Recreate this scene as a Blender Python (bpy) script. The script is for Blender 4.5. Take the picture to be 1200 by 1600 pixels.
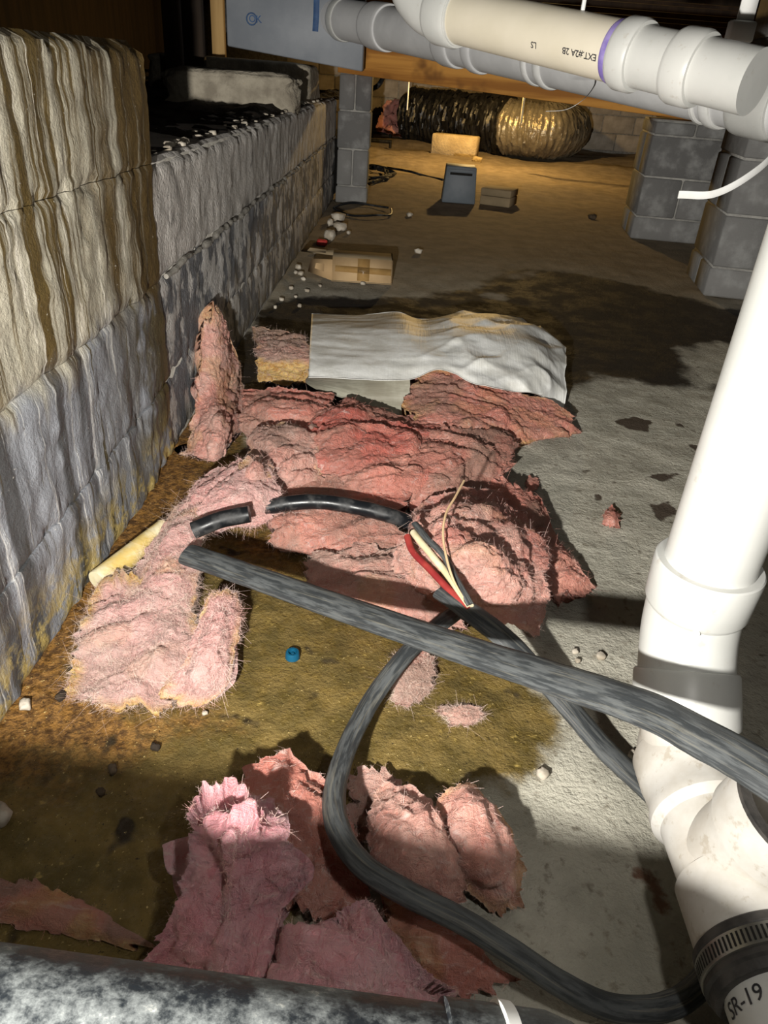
import bpy, math, random
import numpy as np
from mathutils import Vector, Matrix
random.seed(7); rng = np.random.default_rng(7)
for o in list(bpy.data.objects): bpy.data.objects.remove(o)
SC = bpy.context.scene
COL = SC.collection

# ------------------------------------------------------------------ camera
H = 0.72                                   # eye height above the slab
FPX = 1155.0                               # focal length for a 1200 x 1600 frame
dY = np.array([50, -690, FPX]); dY /= np.linalg.norm(dY)
dn = np.array([-150, (FPX*FPX-150*50)/690., FPX]); dn -= dn.dot(dY)*dY; dn /= np.linalg.norm(dn)
R = np.stack([np.cross(dY, -dn), dY, -dn], 1)     # world axes seen in the camera
cam_d = bpy.data.cameras.new('camera'); cam = bpy.data.objects.new('camera', cam_d); COL.objects.link(cam)
cam_d.sensor_fit = 'VERTICAL'; cam_d.sensor_height = 36; cam_d.lens = FPX/1600*36
cam_d.clip_start = 0.01
m3 = Matrix(((R[0, 0], -R[1, 0], -R[2, 0]), (R[0, 1], -R[1, 1], -R[2, 1]), (R[0, 2], -R[1, 2], -R[2, 2])))
cam.matrix_world = Matrix.Translation((0, 0, H)) @ m3.to_4x4()
SC.camera = cam

# ------------------------------------------------------------------ light
w = bpy.data.worlds.new('world'); SC.world = w; w.use_nodes = True
w.node_tree.nodes['Background'].inputs[0].default_value = (0.5, 0.45, 0.38, 1)
w.node_tree.nodes['Background'].inputs[1].default_value = 0.008
LP = Vector((-0.13, -0.02, 0.545))         # torch held low in the left hand
ld = bpy.data.lights.new('torch', 'SPOT'); lo = bpy.data.objects.new('torch', ld); COL.objects.link(lo)
ld.energy = 96; ld.color = (1, 0.965, 0.90); ld.shadow_soft_size = 0.011
ld.spot_size = math.radians(150); ld.spot_blend = 1.0
lo.location = LP; lo.rotation_euler = (Vector((-.06, 1.5, 0.14))-LP).to_track_quat('-Z', 'Y').to_euler()
ld.use_nodes = True; _nt = ld.node_tree; _em = [n for n in _nt.nodes if n.type == 'EMISSION'][0]
_fo = _nt.nodes.new('ShaderNodeLightFalloff'); _fo.inputs['Strength'].default_value = 1.0; _nt.links.new(_fo.outputs['Linear'], _em.inputs['Strength'])   # soft torch falloff
fd_ = bpy.data.lights.new('fill_light', 'POINT'); fo_ = bpy.data.objects.new('fill_light', fd_); COL.objects.link(fo_)   # weak fill light added above and right of the lens to lift shadows
fd_.energy = 7.6; fd_.color = (1, .96, .9); fd_.shadow_soft_size = .02; fo_.location = (.17, -.0, H+.16)
V = SC.view_settings
V.view_transform = 'Standard'; V.look = 'None'; V.gamma = 1; V.exposure = 0.0; V.use_curve_mapping = False

# ------------------------------------------------------------------ measuring helpers (photo pixel -> place)
EYE = np.array([0, 0, H])
def ray(px, py): return R.T @ np.array([px-600, py-800, FPX])
def fl(px, py, z=0.):
    d = ray(px, py); return EYE + d*(z-H)/d[2]
def wl(px, py, x):
    d = ray(px, py); return EYE + d*x/d[0]
def at(px, py, Y):
    d = ray(px, py); return EYE + d*Y/d[1]
def dep(px, py, z): return EYE + ray(px, py)/FPX*z
XW = -0.443                                # face of the left wall

# ------------------------------------------------------------------ numeric noise
def _h(ix, iy, iz, s):
    n = (ix*374761393 + iy*668265263 + iz*2147483647 + s*974634777) & 0xffffffff
    n = ((n ^ (n >> 13))*1274126177) & 0xffffffff
    n = ((n ^ (n >> 16))*2246822519) & 0xffffffff
    return ((n ^ (n >> 15)) & 0xffff)/32767.5-1
def vn(p, s=0):
    p = np.asarray(p, float); i = np.floor(p).astype(np.int64); f = p-i; f = f*f*f*(f*(f*6-15)+10)
    r = 0
    for dx in (0, 1):
        wx = f[..., 0] if dx else 1-f[..., 0]
        for dy in (0, 1):
            wy = f[..., 1] if dy else 1-f[..., 1]
            for dz in (0, 1):
                wz = f[..., 2] if dz else 1-f[..., 2]
                r = r+wx*wy*wz*_h(i[..., 0]+dx, i[..., 1]+dy, i[..., 2]+dz, s)
    return r
def fbm(p, o=4, s=0, g=.5):
    p = np.asarray(p, float); a = 1; r = 0
    for k in range(o):
        r = r+a*vn(p*(2.03**k)+k*13.7, s+k); a *= g
    return r
def ridge(p, o=3, s=0, g=.5):
    p = np.asarray(p, float); a = 1; r = 0
    for k in range(o):
        r = r+a*(1-2*np.abs(vn(p*(2.1**k)+k*9.1, s+k))); a *= g
    return r
def xyz(x, y, z): return np.stack(np.broadcast_arrays(x, y, z), -1)
def sst(a, b, x):
    t = np.clip((x-a)/(b-a), 0, 1); return t*t*(3-2*t)

# ------------------------------------------------------------------ mesh helpers
def mesh_np(name, v, quads=None, tris=None, smooth=True):
    me = bpy.data.meshes.new(name)
    v = np.asarray(v, np.float32); me.vertices.add(len(v)); me.vertices.foreach_set('co', v.ravel())
    idx = []; tot = []
    if quads is not None and len(quads): idx.append(np.asarray(quads, np.int32).ravel()); tot += [4]*len(quads)
    if tris is not None and len(tris): idx.append(np.asarray(tris, np.int32).ravel()); tot += [3]*len(tris)
    idx = np.concatenate(idx); tot = np.array(tot, np.int32)
    me.loops.add(len(idx)); me.loops.foreach_set('vertex_index', idx)
    me.polygons.add(len(tot)); me.polygons.foreach_set('loop_start', np.concatenate([[0], np.cumsum(tot)[:-1]]).astype(np.int32))
    me.update(calc_edges=True); me.validate()
    if smooth: me.polygons.foreach_set('use_smooth', [True]*len(me.polygons))
    return me
def grid_quads(nu, nv, off=0, flip=False):
    a = (np.arange(nu-1)[:, None]*nv+np.arange(nv-1)[None]).ravel()+off
    q = np.stack([a, a+1, a+nv+1, a+nv], 1)
    return q[:, ::-1] if flip else q
def link(name, me, mat, parent=None):
    o = bpy.data.objects.new(name, me); COL.objects.link(o)
    if mat is not None and me is not None: me.materials.append(mat)
    if parent is not None:
        o.parent = parent; o.matrix_parent_inverse = parent.matrix_world.inverted()
    return o
def tag(o, label=None, cat=None, group=None, kind=None):
    for k, v in (('label', label), ('category', cat), ('group', group), ('kind', kind)):
        if v: o[k] = v
    return o
def empty(name, loc, label=None, cat=None, group=None, kind=None):
    o = bpy.data.objects.new(name, None); o.empty_display_size = .05; COL.objects.link(o)
    o.matrix_world = Matrix.Translation(Vector([float(c) for c in loc])); o.location = [float(c) for c in loc]
    return tag(o, label, cat, group, kind)
def fattr(me, name, arr):
    a = me.attributes.new(name, 'FLOAT', 'POINT'); a.data.foreach_set('value', np.asarray(arr, np.float32).ravel())
def cattr(me, name, arr):
    a = me.attributes.new(name, 'FLOAT_COLOR', 'POINT')
    arr = np.asarray(arr, np.float32); arr = np.concatenate([arr, np.ones((len(arr), 1), np.float32)], 1)
    a.data.foreach_set('color', arr.ravel())
def box_vq(x0, x1, y0, y1, z0, z1, bev=0.0):
    """bevelled box as 24-vert shell"""
    if bev <= 0:
        v = [(x, y, z) for x in (x0, x1) for y in (y0, y1) for z in (z0, z1)]
        q = [(0, 1, 3, 2), (4, 6, 7, 5), (0, 4, 5, 1), (2, 3, 7, 6), (0, 2, 6, 4), (1, 5, 7, 3)]
        return np.array(v, float), q, []
    import bmesh
    bm = bmesh.new(); bmesh.ops.create_cube(bm, size=1)
    for vv in bm.verts:
        vv.co = ((x0+x1)/2+vv.co.x*(x1-x0), (y0+y1)/2+vv.co.y*(y1-y0), (z0+z1)/2+vv.co.z*(z1-z0))
    bmesh.ops.bevel(bm, geom=list(bm.edges), offset=bev, segments=1, affect='EDGES', profile=.5)
    bm.verts.index_update()
    v = np.array([tuple(a.co) for a in bm.verts]); q = []; t = []
    for f in bm.faces:
        ids = [a.index for a in f.verts]
        (q if len(ids) == 4 else t).append(ids)
    bm.free(); return v, q, t
def box(name, x0, x1, y0, y1, z0, z1, mat, parent=None, bev=0.0, rot=0, piv=None, tilt=0):
    v, q, t = box_vq(x0, x1, y0, y1, z0, z1, bev)
    if rot or tilt:
        c = np.array(piv if piv is not None else ((x0+x1)/2, (y0+y1)/2, z0))
        M = np.array(Matrix.Rotation(rot, 3, 'Z') @ Matrix.Rotation(tilt, 3, 'Y')); v = (v-c) @ M.T+c
    return link(name, mesh_np(name, v, q, t, smooth=False), mat, parent)
def catmull(P, n):
    P = np.asarray(P, float); m = len(P)
    Q = np.concatenate([[2*P[0]-P[1]], P, [2*P[-1]-P[-2]]]); t = np.linspace(0, m-1, n); i = np.minimum(t.astype(int), m-2); f = (t-i)[:, None]
    a, b, c, d = Q[i], Q[i+1], Q[i+2], Q[i+3]
    return .5*(2*b+(c-a)*f+(2*a-5*b+4*c-d)*f*f+(3*b-a-3*c+d)*f**3)
def frames(path, up=None):
    path = np.asarray(path, float); T = np.gradient(path, axis=0); T /= np.linalg.norm(T, axis=1)[:, None]+1e-12
    u = np.array(up if up is not None else (0, 0, 1.)); u = u-u.dot(T[0])*T[0]
    if np.linalg.norm(u) < 1e-3: u = np.array([1., 0, 0])-T[0][0]*T[0]
    u /= np.linalg.norm(u); U = [u]
    for k in range(1, len(path)):
        u = U[-1]-U[-1].dot(T[k])*T[k]; U.append(u/np.linalg.norm(u))
    U = np.array(U); return T, U, np.cross(T, U)
def sweep(name, path, rad, mat, parent=None, seg=24, flat=1.0, up=None, caps=True, noise=0, upfix=False):
    """tube along path; rad scalar or list; flat squeezes it along the frame's up axis"""
    path = np.asarray(path, float); n = len(path); rad = np.broadcast_to(np.asarray(rad, float), (n,))
    T, U, B = frames(path, up)
    if upfix:
        u = np.array(up, float); U = u[None]-(T@u)[:, None]*T; U /= np.linalg.norm(U, axis=1)[:, None]; B = np.cross(T, U)
    a = np.linspace(0, 2*np.pi, seg, endpoint=False)
    r = rad[:, None]*np.ones(seg)
    v = path[:, None]+(np.sin(a)[None, :]*r)[..., None]*B[:, None]+(np.cos(a)[None, :]*r*flat)[..., None]*U[:, None]
    if noise:
        c = (v-path[:, None]); v = v+c*(noise*fbm(v*45, 3, 5))[..., None]
    v = v.reshape(-1, 3); q = []
    k = np.arange(n-1)[:, None]*seg; j = np.arange(seg)[None]; j2 = (j+1) % seg
    q = np.stack([k+j, k+j2, k+seg+j2, k+seg+j], -1).reshape(-1, 4); t = []
    if caps:
        v = np.concatenate([v, path[:1], path[-1:]]); c0 = n*seg; c1 = c0+1
        for s in range(seg):
            t.append((c0, (s+1) % seg, s)); t.append((c1, (n-1)*seg+s, (n-1)*seg+(s+1) % seg))
    me = mesh_np(name, v, q, t); o = link(name, me, mat, parent)
    al = np.concatenate([[0], np.cumsum(np.linalg.norm(np.diff(path, axis=0), axis=1))]); pcv = np.stack([np.broadcast_to(al[:, None], r.shape), np.cos(a)[None]*r, np.sin(a)[None]*r], -1).reshape(-1, 3)
    if caps: pcv = np.concatenate([pcv, [[al[0], 0, 0], [al[-1], 0, 0]]])
    at_ = me.attributes.new('along', 'FLOAT_VECTOR', 'POINT'); at_.data.foreach_set('vector', pcv.astype(np.float32).ravel())
    me.set_sharp_from_angle(angle=math.radians(38))
    return o
def lathe(name, p0, p1, prof, mat, parent=None, seg=48, caps=True):
    """revolved profile [(t along p0-p1 in metres, r)]"""
    p0 = np.asarray(p0, float); p1 = np.asarray(p1, float); d = (p1-p0)/np.linalg.norm(p1-p0)
    u = np.array([0, 0, 1.]) if abs(d[2]) < .9 else np.array([1., 0, 0]); u = u-u.dot(d)*d; u /= np.linalg.norm(u); b = np.cross(d, u)
    a = np.linspace(0, 2*np.pi, seg, endpoint=False); cs = np.cos(a)[:, None]*u+np.sin(a)[:, None]*b
    v = np.concatenate([p0+d*t+cs*r for t, r in prof]); n = len(prof)
    k = np.arange(n-1)[:, None]*seg; j = np.arange(seg)[None]; j2 = (j+1) % seg
    q = np.stack([k+j, k+j2, k+seg+j2, k+seg+j], -1).reshape(-1, 4); t_ = []
    if caps:
        v = np.concatenate([v, [p0+d*prof[0][0]], [p0+d*prof[-1][0]]]); c0 = n*seg
        for s in range(seg):
            t_.append((c0, (s+1) % seg, s)); t_.append((c0+1, (n-1)*seg+s, (n-1)*seg+(s+1) % seg))
    me = mesh_np(name, v, q, t_); o = link(name, me, mat, parent); me.set_sharp_from_angle(angle=math.radians(35))
    return o

# ------------------------------------------------------------------ materials
def lin(c):
    c = np.array(c, float)/255.; c = np.where(c <= .04045, c/12.92, ((c+.055)/1.055)**2.4); return (*[float(x) for x in c], 1.)
class MT:
    def __init__(s, name):
        s.m = bpy.data.materials.new(name); s.m.use_nodes = True; s.nt = s.m.node_tree; s.b = s.nt.nodes['Principled BSDF']
        s.b.inputs['Specular IOR Level'].default_value = .3
        s._c = None
    def _set(s, sock, v):
        if v is None: return
        if isinstance(v, bpy.types.NodeSocket): s.nt.links.new(v, sock)
        elif isinstance(v, tuple) and len(v) == 3 and sock.type == 'RGBA': sock.default_value = lin(v)
        else: sock.default_value = v
    def co(s):
        if s._c is None: s._c = s.nt.nodes.new('ShaderNodeTexCoord').outputs['Object']
        return s._c
    def attr(s, name, out='Fac'):
        n = s.nt.nodes.new('ShaderNodeAttribute'); n.attribute_name = name; return n.outputs[out]
    def mp(s, scale=(1, 1, 1), rot=(0, 0, 0), v=None, loc=(0, 0, 0)):
        n = s.nt.nodes.new('ShaderNodeMapping'); s._set(n.inputs['Vector'], v or s.co())
        n.inputs['Scale'].default_value = scale; n.inputs['Rotation'].default_value = rot; n.inputs['Location'].default_value = loc; return n.outputs[0]
    def noise(s, scale, detail=4, rough=.55, v=None, dist=0., col=False):
        n = s.nt.nodes.new('ShaderNodeTexNoise'); s._set(n.inputs['Vector'], v or s.co())
        n.inputs['Scale'].default_value = scale; n.inputs['Detail'].default_value = detail; n.inputs['Roughness'].default_value = rough; n.inputs['Distortion'].default_value = dist
        return n.outputs['Color' if col else 'Fac']
    def vor(s, scale, v=None, feat='F1', out='Distance'):
        n = s.nt.nodes.new('ShaderNodeTexVoronoi'); n.feature = feat; s._set(n.inputs['Vector'], v or s.co()); n.inputs['Scale'].default_value = scale; return n.outputs[out]
    def math(s, op, a, b=None, c=None, clamp=False):
        n = s.nt.nodes.new('ShaderNodeMath'); n.operation = op; n.use_clamp = clamp
        for k, x in enumerate((a, b, c)): s._set(n.inputs[k], x)
        return n.outputs[0]
    def mr(s, v, a, b, c=0., d=1., smooth=True):
        n = s.nt.nodes.new('ShaderNodeMapRange'); n.interpolation_type = 'SMOOTHSTEP' if smooth else 'LINEAR'
        s._set(n.inputs[0], v); n.inputs[1].default_value = a; n.inputs[2].default_value = b; n.inputs[3].default_value = c; n.inputs[4].default_value = d
        return n.outputs[0]
    def mix(s, f, a, b, mode='MIX'):
        n = s.nt.nodes.new('ShaderNodeMix'); n.data_type = 'RGBA'; n.blend_type = mode
        s._set(n.inputs[0], f); s._set(n.inputs[6], a); s._set(n.inputs[7], b); return n.outputs[2]
    def sep(s, v):
        n = s.nt.nodes.new('ShaderNodeSeparateXYZ'); s._set(n.inputs[0], v); return n.outputs
    def bump(s, h, strength=.5, dist=.01, prev=None):
        n = s.nt.nodes.new('ShaderNodeBump'); n.inputs['Strength'].default_value = strength; n.inputs['Distance'].default_value = dist
        s._set(n.inputs['Height'], h)
        if prev is not None: s._set(n.inputs['Normal'], prev)
        return n.outputs[0]
    def done(s, col, rough=.8, nrm=None, **kw):
        s._set(s.b.inputs['Base Color'], col); s._set(s.b.inputs['Roughness'], rough)
        if nrm is not None: s._set(s.b.inputs['Normal'], nrm)
        for k, v in kw.items(): s._set(s.b.inputs[k.replace('_', ' ')], v)
        return s.m
def plain(name, c1, c2, scale=20, rough=.7, bump=.2, bscale=None, bdist=.003, **kw):
    t = MT(name); n = t.noise(scale, 5); c = t.mix(t.mr(n, .35, .65), c1, c2)
    return t.done(c, rough, t.bump(t.noise(bscale or scale*4, 4), bump, bdist) if bump else None, **kw)
M = {}
# concrete slab with stains that have their own outlines (signed distances stored on the mesh)
t = MT('slab'); n1 = t.noise(9, 6, .65); n2 = t.noise(60, 5, .6); n3 = t.noise(230, 3, .6); big = t.noise(2.2, 4)
c = t.mix(t.mr(n1, .3, .7), (150, 147, 134), (182, 178, 164)); c = t.mix(t.mr(n2, .57, .72), c, (128, 122, 108))
c = t.mix(t.math('MULTIPLY', t.mr(t.noise(26, 3, .5), .66, .74), .7), c, (78, 68, 54))
def stain(sd, amp, soft, sc=7):
    d = t.math('ADD', t.attr(sd), t.math('MULTIPLY', t.math('SUBTRACT', t.noise(sc, 6, .65), .5), amp)); return t.mr(d, soft, -soft)
dirt = t.mr(t.math('ADD', t.sep(t.co())[1], t.math('MULTIPLY', big, 1.2)), 2.6, 4.4)
c = t.mix(dirt, c, t.mix(t.mr(n1, .35, .65), (112, 99, 79), (132, 118, 96)))
fo = stain('sd_olive', .16, .018)
fw = stain('sd_rust', .22, .05, 11)
olive = t.mix(t.mr(t.noise(13, 5, .65), .36, .66), (86, 73, 36), (118, 99, 54)); olive = t.mix(t.mr(n2, .62, .74), olive, (160, 138, 78))
rust = t.mix(t.mr(t.noise(90, 5, .75), .38, .62), (78, 54, 28), (140, 102, 52))
olive = t.mix(fw, olive, rust); olive = t.mix(t.mr(t.noise(17, 2, .4), .66, .72), olive, (46, 38, 24))
olive = t.mix(t.mr(n3, .66, .74), olive, (196, 174, 116)); olive = t.mix(t.mr(n3, .36, .28), olive, (52, 42, 22)); c = t.mix(fo, c, olive)  # pale specks paint the stain's sparkle into its colour; dark specks add texture
fd = stain('sd_wet', .22, .03, 6)
wet = t.mix(t.mr(n1, .55, .72), (26, 21, 15), (48, 41, 28)); c = t.mix(fd, c, wet)
fp = stain('sd_peel', .030, .003, 38); c = t.mix(fp, c, (72, 62, 52))
fb = stain('sd_brown', .030, .003, 30); c = t.mix(fb, c, (118, 92, 76))
rgh = t.math('SUBTRACT', .92, t.math('MULTIPLY', fo, t.mr(n2, .45, .6, .12, .55))); rgh = t.math('SUBTRACT', rgh, t.math('MULTIPLY', fd, t.mr(n1, .4, .6, .05, .25)))
nb = t.bump(t.math('ADD', t.math('MULTIPLY', t.noise(95, 5, .65), .9), t.math('ADD', t.math('MULTIPLY', n3, .45), t.math('MULTIPLY', fp, -.4))), .75, .0065)
M['slab'] = t.done(c, rgh, nb)

# left wall: parged block with mineral runs
t = MT('wall_runs'); co = t.co(); yz = t.sep(co)
strk = t.noise(1, 6, .62, t.mp((1, 26, .8), v=co)); strk2 = t.noise(1, 5, .6, t.mp((1, 75, 2.2), v=co)); blot = t.noise(7, 5, .6); gr = t.noise(130, 4, .7)
hz = t.math('ADD', yz[2], t.math('MULTIPLY', t.math('SUBTRACT', t.noise(1, 4, .6, t.mp((1, 13, 4), v=co)), .5), .22))
up = t.mr(hz, .31, .37); fin = t.mr(yz[1], .95, 1.4)
cu = t.mix(t.mr(strk, .44, .52), (88, 73, 42), (176, 170, 152)); cu = t.mix(t.mr(strk2, .58, .67), cu, (214, 208, 192)); cu = t.mix(t.mr(strk2, .42, .34), cu, (84, 70, 40))
cu = t.mix(t.math('MULTIPLY', t.mr(t.math('ADD', fin, blot), .55, 1.1), t.mr(strk, .64, .52)), cu, (82, 66, 37))
cl = t.mix(t.mr(strk, .36, .56), (74, 75, 76), (142, 145, 151)); cl = t.mix(t.mr(strk2, .58, .68), cl, (206, 206, 204)); cl = t.mix(t.math('MULTIPLY', t.mr(strk2, .44, .36), t.mr(blot, .4, .55)), cl, (72, 64, 44))
cl = t.mix(t.math('MULTIPLY', fin, t.mr(t.math('ADD', blot, t.math('MULTIPLY', strk, .5)), .65, .8)), cl, (78, 68, 42))
cl = t.mix(t.math('MULTIPLY', t.mr(yz[2], .14, .0), t.mr(t.noise(24, 5, .7), .45, .6)), cl, (176, 156, 96))
c = t.mix(up, cl, cu); c = t.mix(t.mr(gr, .66, .76), c, (236, 232, 220)); c = t.mix(t.math('MULTIPLY', t.mr(gr, .36, .27), .8), c, (60, 52, 36))
rg = t.mr(strk, .4, .56, .42, .8)
nb = t.bump(t.math('ADD', t.math('MULTIPLY', strk2, .22), t.math('MULTIPLY', gr, .9)), .6, .005); M['wall_runs'] = t.done(c, rg, nb)

t = MT('wall_grey'); co = t.co(); yz = t.sep(co); blot = t.noise(9, 7, .68); st = t.noise(1, 5, .6, t.mp((1, 16, 5), v=co)); gr = t.noise(140, 3, .6)
ct = t.mix(t.mr(blot, .35, .7), (190, 185, 179), (166, 162, 157)); ct = t.mix(t.mr(st, .62, .7), ct, (120, 116, 112))
cb = t.mix(t.mr(t.math('ADD', t.math('MULTIPLY', blot, .6), t.math('MULTIPLY', st, .4)), .47, .53), (98, 99, 102), (178, 175, 171))
c = t.mix(t.mr(yz[2], .351, .357), cb, ct); c = t.mix(t.math('MULTIPLY', t.mr(yz[2], .12, 0.), t.mr(blot, .4, .6)), c, (92, 84, 68)); c = t.mix(t.mr(gr, .34, .26), c, (70, 66, 62))
M['wall_grey'] = t.done(c, .7, t.bump(t.math('ADD', gr, blot), .55, .006))
M['mortar'] = plain('mortar', (120, 116, 108), (150, 146, 138), 40, .9, .6)
M['block_back'] = plain('block_back', (132, 122, 108), (152, 142, 128), 8, .9, .4, 60)
t = MT('block_pier'); oi = t.nt.nodes.new('ShaderNodeObjectInfo').outputs['Random']
c = t.mix(oi, (94, 93, 92), (116, 115, 113)); c = t.mix(t.mr(t.noise(12, 5), .45, .75), c, (136, 136, 134)); M['block_pier'] = t.done(c, .9, t.bump(t.noise(180, 4), .4, .004))
M['mortar_pier'] = plain('mortar_pier', (138, 136, 132), (160, 158, 152), 30, .9, .5)
M['soil'] = plain('soil', (36, 29, 22), (58, 46, 34), 14, 1., .8, 60, .02)
M['old_concrete'] = plain('old_concrete', (126, 118, 104), (158, 150, 134), 12, .95, .9, 45, .012)
t = MT('beam_wood'); g = t.noise(1, 6, .6, t.mp((1.2, 14, 26))); c = t.mix(t.mr(g, .35, .65), (150, 98, 40), (194, 138, 64)); c = t.mix(t.mr(t.noise(5, 3), .6, .75), c, (120, 78, 34)); M['beam_wood'] = t.done(c, .7, t.bump(g, .3, .004))
t = MT('dark_wood'); g = t.noise(1, 6, .6, t.mp((18, 18, 1.4))); M['dark_wood'] = t.done(t.mix(t.mr(g, .3, .7), (34, 26, 19), (52, 40, 28)), .85, t.bump(g, .3, .004))
t = MT('stud_wood'); g = t.noise(1, 6, .6, t.mp((18, 18, 1.4))); M['stud_wood'] = t.done(t.mix(t.mr(g, .3, .7), (150, 118, 72), (184, 150, 98)), .8, t.bump(g, .3, .004))
M['panel'] = plain('panel', (128, 133, 140), (142, 146, 152), 5, .55, .15, 14, .01)
M['ink_blue'] = plain('ink_blue', (48, 76, 116), (62, 92, 132), 30, .6, 0)
M['ink'] = plain('ink', (38, 38, 42), (60, 58, 60), 90, .6, 0)
t = MT('pvc'); d = t.noise(7, 6, .6); c = t.mix(t.mr(d, .3, .7), (184, 185, 181), (196, 196, 192)); c = t.mix(t.math('MULTIPLY', t.mr(t.noise(48, 4, .7), .60, .72), .45), c, (168, 160, 148)); M['pvc'] = t.done(c, .38, t.bump(t.noise(26, 3), .05, .003), Specular_IOR_Level=.45)
t = MT('pvc_dusty'); d = t.noise(9, 6, .65); c = t.mix(t.mr(d, .35, .7), (190, 188, 183), (170, 164, 154)); c = t.mix(t.math('MULTIPLY', t.mr(t.noise(55, 4, .7), .56, .68), .6), c, (152, 142, 126)); M['pvc_dusty'] = t.done(c, .5, t.bump(t.noise(40, 4), .08, .003))
t = MT('pvc_cream'); M['pvc_cream'] = t.done(t.mix(t.mr(t.noise(6, 4), .35, .65), (202, 194, 174), (212, 204, 186)), .4)
M['pvc_grey'] = plain('pvc_grey', (204, 204, 204), (216, 216, 216), 8, .45, .05, 20)
M['primer'] = plain('primer', (120, 104, 170), (150, 136, 190), 40, .45, 0)
t = MT('cable'); av = t.attr('along', 'Vector'); d = t.noise(1, 5, .65, t.mp((22, 160, 160), v=av)); st = t.noise(1, 6, .7, t.mp((9, 330, 330), v=av)); c = t.mix(t.mr(d, .42, .6), (52, 55, 57), (82, 85, 86)); c = t.mix(t.math('MULTIPLY', t.mr(st, .52, .68), .55), c, (124, 120, 108)); M['cable'] = t.done(c, t.mr(d, .4, .6, .42, .8), t.bump(st, .25, .003))
t = MT('hose'); d = t.noise(30, 5); M['hose'] = t.done(t.mix(t.mr(d, .5, .7), (22, 24, 27), (64, 64, 64)), t.mr(d, .4, .7, .28, .6), t.bump(d, .2, .003))
t = MT('abs_black'); d = t.noise(70, 8, .75); d2 = t.noise(17, 6, .65); f = t.math('ADD', t.math('MULTIPLY', d, .55), t.math('MULTIPLY', d2, .45)); zz = t.sep(t.co())
c = t.mix(t.mr(f, .44, .60), (26, 30, 34), (104, 108, 108)); c = t.mix(t.mr(f, .56, .68), c, (196, 194, 182)); M['abs_black'] = t.done(c, t.mr(f, .4, .6, .35, .85), t.bump(d, .25, .003))
M['rubber'] = plain('rubber', (46, 45, 44), (72, 69, 66), 40, .6, .3, 120)
t = MT('steel'); M['steel'] = t.done((150, 148, 140), .35, t.bump(t.noise(90, 3), .1, .002), Metallic=.85)
M['dark'] = plain('dark', (20, 19, 18), (30, 28, 26), 30, .9, 0)
M['wire_red'] = plain('wire_red', (132, 38, 40), (154, 58, 52), 30, .6, .1)
M['wire_white'] = plain('wire_white', (206, 192, 150), (222, 212, 180), 30, .6, .1)
M['wire_tan'] = plain('wire_tan', (190, 160, 122), (206, 178, 140), 30, .6, 0)
M['stick'] = plain('stick', (216, 208, 174), (196, 170, 100), 22, .55, .2)
M['tie'] = plain('tie', (214, 214, 210), (228, 228, 226), 20, .45, 0)
M['blue_cap'] = plain('blue_cap', (12, 66, 92), (18, 80, 108), 20, .4, 0)
M['card'] = plain('card', (166, 138, 100), (182, 154, 116), 7, .85, .15)
M['card_dark'] = plain('card_dark', (120, 106, 82), (134, 118, 92), 7, .85, .15)
M['tape'] = plain('tape', (150, 118, 72), (164, 132, 84), 20, .25, .2)
M['pebble'] = plain('pebble', (150, 140, 124), (186, 178, 164), 30, .9, .4)
M['pebble_dark'] = plain('pebble_dark', (46, 38, 30), (74, 62, 48), 30, .9, .4)
M['duct_foil'] = plain('duct_foil', (134, 124, 104), (160, 150, 126), 6, .3, .6, 22, .02, Metallic=.55)
M['duct_black'] = plain('duct_black', (20, 19, 18), (34, 32, 28), 8, .35, .4, 18, .02)
M['cmu_sand'] = plain('cmu_sand', (170, 150, 112), (190, 170, 130), 9, .95, .8, 50, .01)
M['grey_plastic'] = plain('grey_plastic', (92, 100, 106), (104, 110, 116), 9, .6, .1)
t = MT('facing'); cr = t.noise(16, 6, .6); wv = t.noise(1, 3, .5, t.mp((260, 6, 6))); c = t.mix(t.mr(cr, .35, .68), (240, 241, 238), (214, 214, 208)); c = t.mix(t.mr(t.noise(5, 4), .55, .75), c, (192, 188, 178))
M['facing'] = t.done(c, .5, t.bump(t.math('ADD', cr, t.math('MULTIPLY', wv, .3)), .5, .006))
t = MT('flap'); cr = t.noise(12, 6, .6); c = t.mix(t.mr(cr, .35, .65), (150, 148, 134), (126, 122, 108)); M['flap'] = t.done(c, .55, t.bump(t.noise(1, 4, .6, t.mp((8, 90, 90))), .4, .006))
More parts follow.
